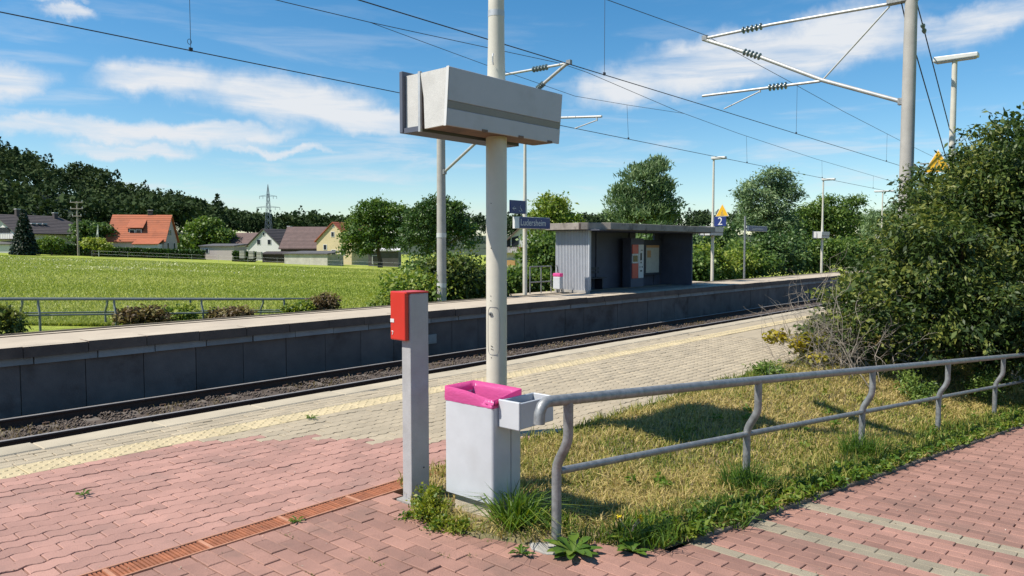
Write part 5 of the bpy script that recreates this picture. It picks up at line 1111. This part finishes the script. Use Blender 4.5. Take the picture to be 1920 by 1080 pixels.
# ------------------------------------------------------------------ woods
def forest():
    rg = np.random.default_rng(90); P_ = []
    def one(x, y, h, r, conifer, t0):
        z = float(land_z(x, y)); dd = math.hypot(x, y)
        if conifer:
            n = 170; f = rg.random(n) ** 1.3; a = rg.random(n) * 6.28; q = r * .75 * (1 - f) ** .8 * (.4 + .6 * rg.random(n)) + .15
            c = np.stack([x + q * np.cos(a), y + q * np.sin(a), z + h * (.25 + .78 * f)], -1); out = np.stack([np.cos(a), np.sin(a), .2 + 0 * a], -1)
            P_.append(leaves(rg, c, out, .95, .6, np.clip(t0 - .2 + rg.normal(0, .12, n), 0, 1), .3, .4))
        else:
            B = [(x, y, z + h * .6, r, r, h * .34)] + [(x + rg.normal(0, r * .5), y + rg.normal(0, r * .5), z + h * (.5 + .3 * rg.random()), r * .6, r * .6, h * .22) for _ in range(3)]
            P_.append(crown(rg, B, 260 if dd < 330 else 180, 1.05, .8, .7, dens=9, shell=.45, tint0=t0, tvar=.16, zbias=.3))
    for i in range(900):                                   # wooded hill on the left
        x = rg.uniform(-60, 262); y = 150 + 215 * rg.random() ** .8 + max(0, (x - 60)) * .22
        if y < 158 + .18 * max(0, x) and x > 20: y += 25
        u = (x * RH.x + y * RH.y) / (x * FH.x + y * FH.y)
        if u < -.85 or u > -.18: continue
        if abs(u + .325) < .02 and math.hypot(x, y) < 262: continue
        con = rg.random() < (.16 if x < 140 else .05); one(x, y, rg.uniform(11.5, 14.5) * (1.04 if con else 1) * float(np.interp(x, [110, 150, 235], [1, .88, .60])), rg.uniform(4.2, 6.2), con, .30 + .28 * rg.random())
    for i in range(300):                                   # low wood on the right horizon
        k = rg.random(); d = rg.uniform(300, 420); u = -.12 + .72 * k; x = FH.x * d + RH.x * u * d; y = FH.y * d + RH.y * u * d
        one(x, y, rg.uniform(11, 14), rg.uniform(3.6, 5.2), rg.random() < .35, .25 + .2 * rg.random())
    V, F_, T_ = join(P_)
    tag(obj_me('woodland', np_mesh('woodland', V, F_, M['l_forest'], T_)), 'dark wooded hill behind the village', kind='stuff')
forest()

# ------------------------------------------------------------------ village
ANG0 = math.atan2(RH.y, RH.x)
def window(t, face, a, zc, w, h, L_, W_, panes=1):
    """face: 'f' front long side (-y), 'r' (+x) and 'l' (-x) gable ends; a = position along the face"""
    def put(b, x0, x1, za, zb, d0, d1):
        if face == 'f': b.box(x0, x1, -W_ / 2 - d1, -W_ / 2 - d0, za, zb)
        elif face == 'r': b.box(L_ / 2 + d0, L_ / 2 + d1, x0, x1, za, zb)
        else: b.box(-L_ / 2 - d1, -L_ / 2 - d0, x0, x1, za, zb)
    b = MB(); put(b, a - w / 2 - .08, a + w / 2 + .08, zc - h / 2 - .08, zc + h / 2 + .08, .0, .05); o = b.obj('window', M['white'], t)
    for k in range(panes): b = MB(); ww = w / panes; put(b, a - w / 2 + k * ww + .03, a - w / 2 + (k + 1) * ww - .03, zc - h / 2, zc + h / 2, .051, .07); b.obj('pane', M['pane'], o)
def house(name, label, x, y, z, ang, L_, W_, eave, ridge, wall, roof, over=.45, wins=(), chim=None, hip=0, rows=9, group='houses of the village'):
    t = thing(name, label, 'house', (x, y, z), ANG0 + ang, group); w2, l2 = W_ / 2, L_ / 2
    b = MB(); b.prism([(-w2, -1.5), (w2, -1.5), (w2, eave), (0, ridge - .12), (-w2, eave)], -l2, l2 if not hip else -l2 + .3, 'yz')
    if hip: b.box(-l2 + .3, l2, -w2, w2, -1.5, eave)
    b.obj('wall', M[wall], t)
    k = (ridge - eave) / w2; r = bpy.data.objects.new('roof', None)
    b = MB(); e = w2 + over
    for s in (-1, 1):
        for i in range(rows):                               # tile courses, each lapping the one below
            f0, f1 = i / rows, (i + 1) / rows; ya, yb = s * e * (1 - f0), s * e * (1 - f1); za, zb = ridge - k * e * (1 - f0) , ridge - k * e * (1 - f1)
            h0 = l2 + over; h1a = h0 - hip * f0; h1b = h0 - hip * f1
            b.add([(-h0, ya, za + .07), (h1a, ya, za + .07), (h1b, yb, zb + .02), (-h0, yb, zb + .02), (-h0, ya, za), (h1a, ya, za)], [(0, 1, 2, 3), (4, 5, 1, 0)])
        b.add([(-l2 - over, s * e, ridge - k * e - .1), (l2 + over, s * e, ridge - k * e - .1), (l2 + over - hip, 0, ridge - .1), (-l2 - over, 0, ridge - .1)], [(0, 1, 2, 3)])
    b.add([(-l2 - over, -e, ridge - k * e - .1), (-l2 - over, 0, ridge - .1), (-l2 - over, e, ridge - k * e - .1), (-l2 - over, e, ridge - k * e + .07), (-l2 - over, 0, ridge + .03), (-l2 - over, -e, ridge - k * e + .07)], [(0, 1, 4, 5), (1, 2, 3, 4)])
    b.add([(l2 + over, -e, ridge - k * e - .1), (l2 + over - hip, 0, ridge - .1), (l2 + over, e, ridge - k * e - .1), (l2 + over, e, ridge - k * e + .07), (l2 + over - hip, 0, ridge + .03), (l2 + over, -e, ridge - k * e + .07)], [(0, 1, 4, 5), (1, 2, 3, 4)] + ([(0, 1, 2)] if hip else []))
    ro = b.obj('roof', M[roof], t)
    for q in wins: window(t, *q[:5], L_, W_, *(q[5:] or (1,)))
    for q in chim or (): b = MB(); b.box(q[0] - .3, q[0] + .3, q[1] - .3, q[1] + .3, ridge - k * abs(q[1]) - .6, ridge + q[2]); b.obj('chimney', M['roof_dark'], ro); b = MB(); b.box(q[0] - .36, q[0] + .36, q[1] - .36, q[1] + .36, ridge + q[2] + .002, ridge + q[2] + .1); b.obj('chimney_cap', M['white'], ro)
    return t
def at(u, v_z, D): X = (u - 960) / FPX * D; return (FH.x * D + RH.x * X, FH.y * D + RH.y * X)
def village():
    # orange roofed house
    x, y = at(270, 0, 129); t = house('orange_roof_house', 'house with bright orange tiled roof and dormer', x, y, .6, math.radians(8), 9.0, 7.2, 2.3, 6.55, 'wall_pink', 'roof_orange', .35, [('r', -1.1, 3.5, .55, 1.0), ('r', -.1, 3.5, .55, 1.0), ('r', -1.7, 1.2, .8, 1.0), ('f', 3.0, 1.4, 1.9, .7, 2), ('r', 1.8, 1.2, .8, 1.0)], [(1.2, .2, .75)], rows=14)
    b = MB(); b.box(-1.55, .75, -2.6, -1.0, 3.05, 4.15); d = b.obj('dormer', M['wood_dark'], t)
    for k in (-1.35, -.3): b = MB(); b.box(k, k + .95, -2.68, -2.605, 3.2, 3.98); b.obj('dormer_frame', M['white'], d); b = MB(); b.box(k + .12, k + .83, -2.70, -2.685, 3.32, 3.88); b.obj('dormer_pane', M['pane'], d)
    b = MB(); b.prism([(-2.85, 4.2), (-2.85, 4.3), (-.2, 6.1), (-.2, 6.0)], -1.75, .95, 'yz'); b.obj('dormer_roof', M['roof_orange'], d)
    b = MB(); b.prism([(-6.3, 1.55), (-3.6, 2.35), (-3.6, 2.25), (-6.3, 1.45)], 0.2, 4.4, 'yz'); b.obj('lean_to_roof', M['roof_orange'], t); b = MB(); b.box(.4, 4.2, -6.0, -3.61, -1, 1.5); b.obj('lean_to', M['wall_white'], t)
    # white chalet far left
    x, y = at(76, 0, 127.5); t = house('white_chalet', 'long white chalet with dark brown roof at the far left', x, y, .95, math.radians(62), 12.5, 10.5, 3.3, 6.0, 'wall_white', 'roof_dark', .9, [('l', -1.5, 3.4, 3.4, .9, 3), ('l', -1.5, 1.0, 2.6, 1.2, 3), ('f', 3.0, 1.5, .5, .8), ('f', 4.3, 1.5, .5, .8), ('f', -1, 1.5, .8, .8)], [(2.4, -.6, .5), (-3.6, -.3, .9)], hip=4.2, rows=12)
    b = MB(); b.box(-7.4, -6.3, -4.8, 2.5, 1.9, 2.0); ba = b.obj('balcony', M['wood_dark'], t)
    for k in range(14): b = MB(); b.box(-7.38, -7.34, -4.75 + k * .5, -4.4 + k * .5, 2.0, 2.75); b.obj('balcony_board', M['wall_white'], ba)
    for k in range(3): b = MB(); b.box(-3.2 + k * .9, -2.5 + k * .9, -3.6, -2.6, 4.45 + 0, 4.62); b.obj('skylight', M['galv_light'], t)
    # white gabled house
    x, y = at(524, 0, 142); house('gabled_house', 'white house with steep gable and dark roof', x, y, -.6, math.radians(69), 8.5, 7.4, 2.6, 5.6, 'wall_white', 'roof_dark', .35, [('l', 1.2, 3.15, .75, .85), ('l', -1.2, 3.15, .75, .85), ('l', 1.5, .75, 1.2, .9), ('l', -1.5, .75, 1.2, .9), ('l', .0, 4.6, .4, .5)], [(3.6, .3, .6)], rows=11)
    x, y = at(470, 0, 152); house('low_house', 'low brown roofed house beside the white gable', x, y, -.4, math.radians(-14), 5.6, 6.5, 2.6, 4.9, 'wall_white', 'roof_brown', .3, rows=10)
    x, y = at(577, 0, 137); t = house('barn', 'barn with mottled brown tiled roof', x, y, -1.2, math.radians(-1.5), 6.6, 9.5, 2.8, 6.5, 'wood_dark', 'roof_brown', .35, rows=16)
    x, y = at(660, 0, 132); house('yellow_house', 'yellow house with red roof half hidden by the broad tree', x, y, -1.3, math.radians(63), 9.5, 7.6, 4.1, 7.2, 'wall_yellow', 'roof_red', .3, [('l', .2, 5.1, .6, .75), ('l', 1.9, 2.9, .65, .8), ('l', .0, 2.0, .9, .8), ('l', -2.0, 2.0, .9, .8), ('l', .05, 6.5, .3, .35)], rows=12)
    x, y = at(996, 0, 92); t = house('balcony_house', 'white gabled house with arched window behind the station sign', x, y, -.4, math.radians(80), 8, 5.6, 2.4, 5.0, 'wall_white', 'roof_brown', .3, [('l', -1.3, .6, .8, .8)], rows=10)
    b = MB(); b.prism([(.9, 2.0), (2.7, 2.0), (2.7, 2.5), (2.1, 2.95), (1.5, 3.2), (.9, 3.35)], -4.06, -4.005, 'yz'); w = b.obj('arched_window', M['pane'], t); b = MB(); b.box(-4.09, -4.065, 1.75, 1.83, 2.0, 3.1); b.obj('mullion', M['white'], w)
    b = MB(); b.box(-5.0, -4.01, .2, 3.0, 1.35, 1.45); ba = b.obj('balcony', M['concrete'], t)
    for k in range(12): b = MB(); b.box(-5.0, -4.96, .25 + k * .235, .40 + k * .235, 1.45, 2.05); b.obj('balcony_board', M['bench_red'] if k < 3 else M['wall_pink'], ba)
    b = MB(); b.box(-4.9, -4.1, 1.2, 2.4, -.1, .5); b.obj('orange_awning', M['paper_orange'], t)
    # flat roofed outbuildings
    def shed(name, label, u, D, z, ang, L_, W_, h, wall, roof_m, wins=()):
        x, y = at(u, 0, D); t = thing(name, label, 'shed', (x, y, z), ANG0 + ang, 'sheds of the village'); b = MB(); b.box(-L_ / 2, L_ / 2, -W_ / 2, W_ / 2, -1, h); b.obj('wall', M[wall], t)
        b = MB(); b.prism([(-W_ / 2 - .25, h + .01), (W_ / 2 + .2, h + .35), (W_ / 2 + .2, h + .5), (-W_ / 2 - .25, h + .16)], -L_ / 2 - .2, L_ / 2 + .2, 'yz'); b.obj('roof', M[roof_m], t)
        for q in wins: window(t, *q[:5], L_, W_)
    shed('garage', 'white block garage at the meadow edge', 589, 112, -1.0, math.radians(-22), 7.7, 4, 1.55, 'wall_block', 'roof_grey')
    shed('garden_shed', 'long pale shed with one dark window behind the meadow', 420, 124, .15, math.radians(-14), 6.3, 3.5, 1.55, 'wall_pink', 'roof_grey', [('f', -1.9, .85, .6, .65)])
    shed('garden_hut', 'small white hut at the far left behind the meadow', 12, 119, .8, 0, 2.6, 2, 1.2, 'wall_white', 'roof_grey')
    shed('carport', 'open carport under the broad tree', 722, 116, -1.2, 0, 4.6, 3, 2.2, 'roof_grey', 'wall_white', [('f', -1.2, .9, .9, 1.2)])
    shed('wood_store', 'dark timber store left of the white garage', 522, 118, -.75, 0, 4.2, 2.5, 1.2, 'wood_dark', 'wood_dark')
    for i, u in enumerate((455, 472, 487)):
        x, y = at(u, 0, 112); t = thing('beehive', ('left', 'middle', 'right')[i] + ' of three pale stacked hive boxes at the meadow edge', 'box stack', (x, y, -.15 - .1 * i), ANG0, 'hive boxes at the meadow edge')
        for k in range(3): b = MB(); b.box(-.35, .35, -.3, .3, .1 + k * .4, .46 + k * .4); b.obj('hive_box', M['wall_block'] if k % 2 else M['concrete'], t)
    # clipped hedges
    def hedge(label, u0, u1, D0, D1, h, n, seed):
        rg = np.random.default_rng(seed); a, c = np.array(at(u0, 0, D0)), np.array(at(u1, 0, D1)); m = (a + c) / 2; t = thing('hedge', label, 'hedge', (m[0], m[1], 0), group='clipped hedges'); f = rg.random(n); p = a[None] * (1 - f[:, None]) + c[None] * f[:, None]; d = norm(np.array([c - a]))[0]
        q = rg.uniform(-.6, .6, n); x, y = p[:, 0] - d[1] * q, p[:, 1] + d[0] * q; z = land_z(x, y) + h * rg.random(n) ** .7; k = (np.abs(q) > .4) | (z - land_z(x, y) > h * .75); x, y, z, q = x[k], y[k], z[k], q[k]
        cc = np.stack([x - m[0], y - m[1], z], -1); out = np.stack([-d[1] * q, d[0] * q, .5 + 0 * q], -1); part_np('foliage', leaves(rg, cc, norm(out), .34, .24, np.clip(.4 + rg.normal(0, .25, len(x)), 0, 1), .1, .6), M['l_dark'], t)
        b = MB(); L_ = float(np.linalg.norm(c - a)); z0, z1 = float(land_z(*a)), float(land_z(*c)); b.add([(a[0] - m[0], a[1] - m[1], z0 - .3), (c[0] - m[0], c[1] - m[1], z1 - .3), (c[0] - m[0], c[1] - m[1], z1 + h * .8), (a[0] - m[0], a[1] - m[1], z0 + h * .8)], [(0, 1, 2, 3)]); b.obj('stem', M['bark'], t)
    hedge('long clipped hedge before the white chalet', 60, 172, 116, 118, 1.75, 6500, 41); hedge('long clipped hedge before the orange roofed house', 172, 384, 119, 121, 1.55, 9000, 42); hedge('short round hedge before the white gabled house', 438, 480, 116, 116, 1.6, 2500, 43)
    # pasture fence with white tape
    t = thing('pasture_fence', 'thin white tape fence crossing the meadow before the hedges', 'fence', (0, 0, 0)); P_ = [at(173, 0, 104), at(240, 0, 103), at(316, 0, 101), at(360, 0, 100), at(410, 0, 98), at(465, 0, 96), at(520, 0, 95), at(580, 0, 92), at(640, 0, 90), at(700, 0, 88), at(752, 0, 86)]
    for x, y in P_: z = gz(x, y); b = MB(); b.tube([(x, y, z - .1), (x, y, z + 1.0)], .014, 5); b.obj('post', M['tape'], t)
    for h in (.92, .5): b = MB(); b.tube([(x, y, gz(x, y) + h) for x, y in P_], .007, 4); b.obj('tape', M['tape'], t)
    # utility pole, flag, pylons
    x, y = at(148, 0, 112); z = gz(x, y); t = thing('utility_pole', 'wooden utility pole with three crossarms before the wood', 'utility pole', (x, y, z), ANG0)
    H_ = 8.45 - z; b = MB(); b.tube([(0, 0, -.3), (0, 0, H_)], [.16, .11], 8); b.obj('pole', M['pole_wood'], t, smooth=True)
    for zz, w in ((H_ - .15, .95), (H_ - 1.1, .95), (H_ - 2.2, .7)): b = MB(); b.bar((-w, -.13, zz), (w, -.13, zz), .1, .12); b.obj('crossarm', M['pole_wood'], t); [MB().tube([(q, -.13, zz), (q, -.13, zz + .3)], .05, 6).obj('insulator', M['white'], t) for q in (-w * .9, w * .9)]
    x, y = at(186, 0, 117); z = gz(x, y); t = thing('flagpole', 'flagpole with limp white flag left of the orange roof', 'flagpole', (x, y, z), ANG0); b = MB(); b.tube([(0, 0, 0), (0, 0, 5.0)], .045, 6); b.obj('pole', M['white'], t)
    b = MB(); b.add([(-.02, 0, 4.9), (-.02, 0, 3.6), (-.3, .1, 3.3), (-.32, .05, 3.6), (-.1, -.06, 4.4)], [(0, 1, 2, 3, 4)]); b.obj('flag', M['white'], t)
    def pylon(label, u, D, z0, H_, s, grp='power pylons'):
        x, y = at(u, 0, D); t = thing('power_pylon', label, 'pylon', (x, y, z0), ANG0, grp); w0, w1 = 2.4 * s, .5 * s; r = .11 * s; b = MB()
        for sx in (-1, 1):
            for sy in (-1, 1): b.bar((sx * w0, sy * w0, 0), (sx * w1, sy * w1, H_ * .88), r * 2, r * 2); b.bar((sx * w1, sy * w1, H_ * .88), (0, 0, H_), r * 2, r * 2)
        b.obj('leg_frame', M['pylon'], t); b = MB(); n = 11
        for i in range(n):
            f0, f1 = i / n, (i + 1) / n; a, c = w0 + (w1 - w0) * f0, w0 + (w1 - w0) * f1; za, zb = H_ * .88 * f0, H_ * .88 * f1
            for sy in (-1, 1): b.bar((-a, sy * a, za), (c, sy * c, zb), r * 1.2, r * 1.2); b.bar((a, sy * a, za), (-c, sy * c, zb), r * 1.2, r * 1.2)
        b.obj('lattice', M['pylon'], t); t.children[-1]['kind'] = 'stuff'
        for f, w in ((.84, 4.9), (.69, 6.6)):
            b = MB(); zz = H_ * f; w *= s
            for sx in (-1, 1): b.bar((0, 0, zz + .9 * s), (sx * w, 0, zz), r * 1.6, r * 1.6); b.bar((0, 0, zz), (sx * w, 0, zz), r * 1.6, r * 1.6); b.bar((sx * w, 0, zz), (sx * w, 0, zz - 1.5 * s), r * 1.6, r * 1.6); b.bar((sx * w * .6, 0, zz), (sx * w * .6, 0, zz - 1.5 * s), r * 1.6, r * 1.6)
            b.obj('crossarm', M['pylon'], t)
    pylon('lattice power pylon standing before the wooded hill', 505, 235, -2, 23.2, .55); pylon('faint distant power pylon right of the wooded hill', 632, 700, -4, 36, .9)
village()
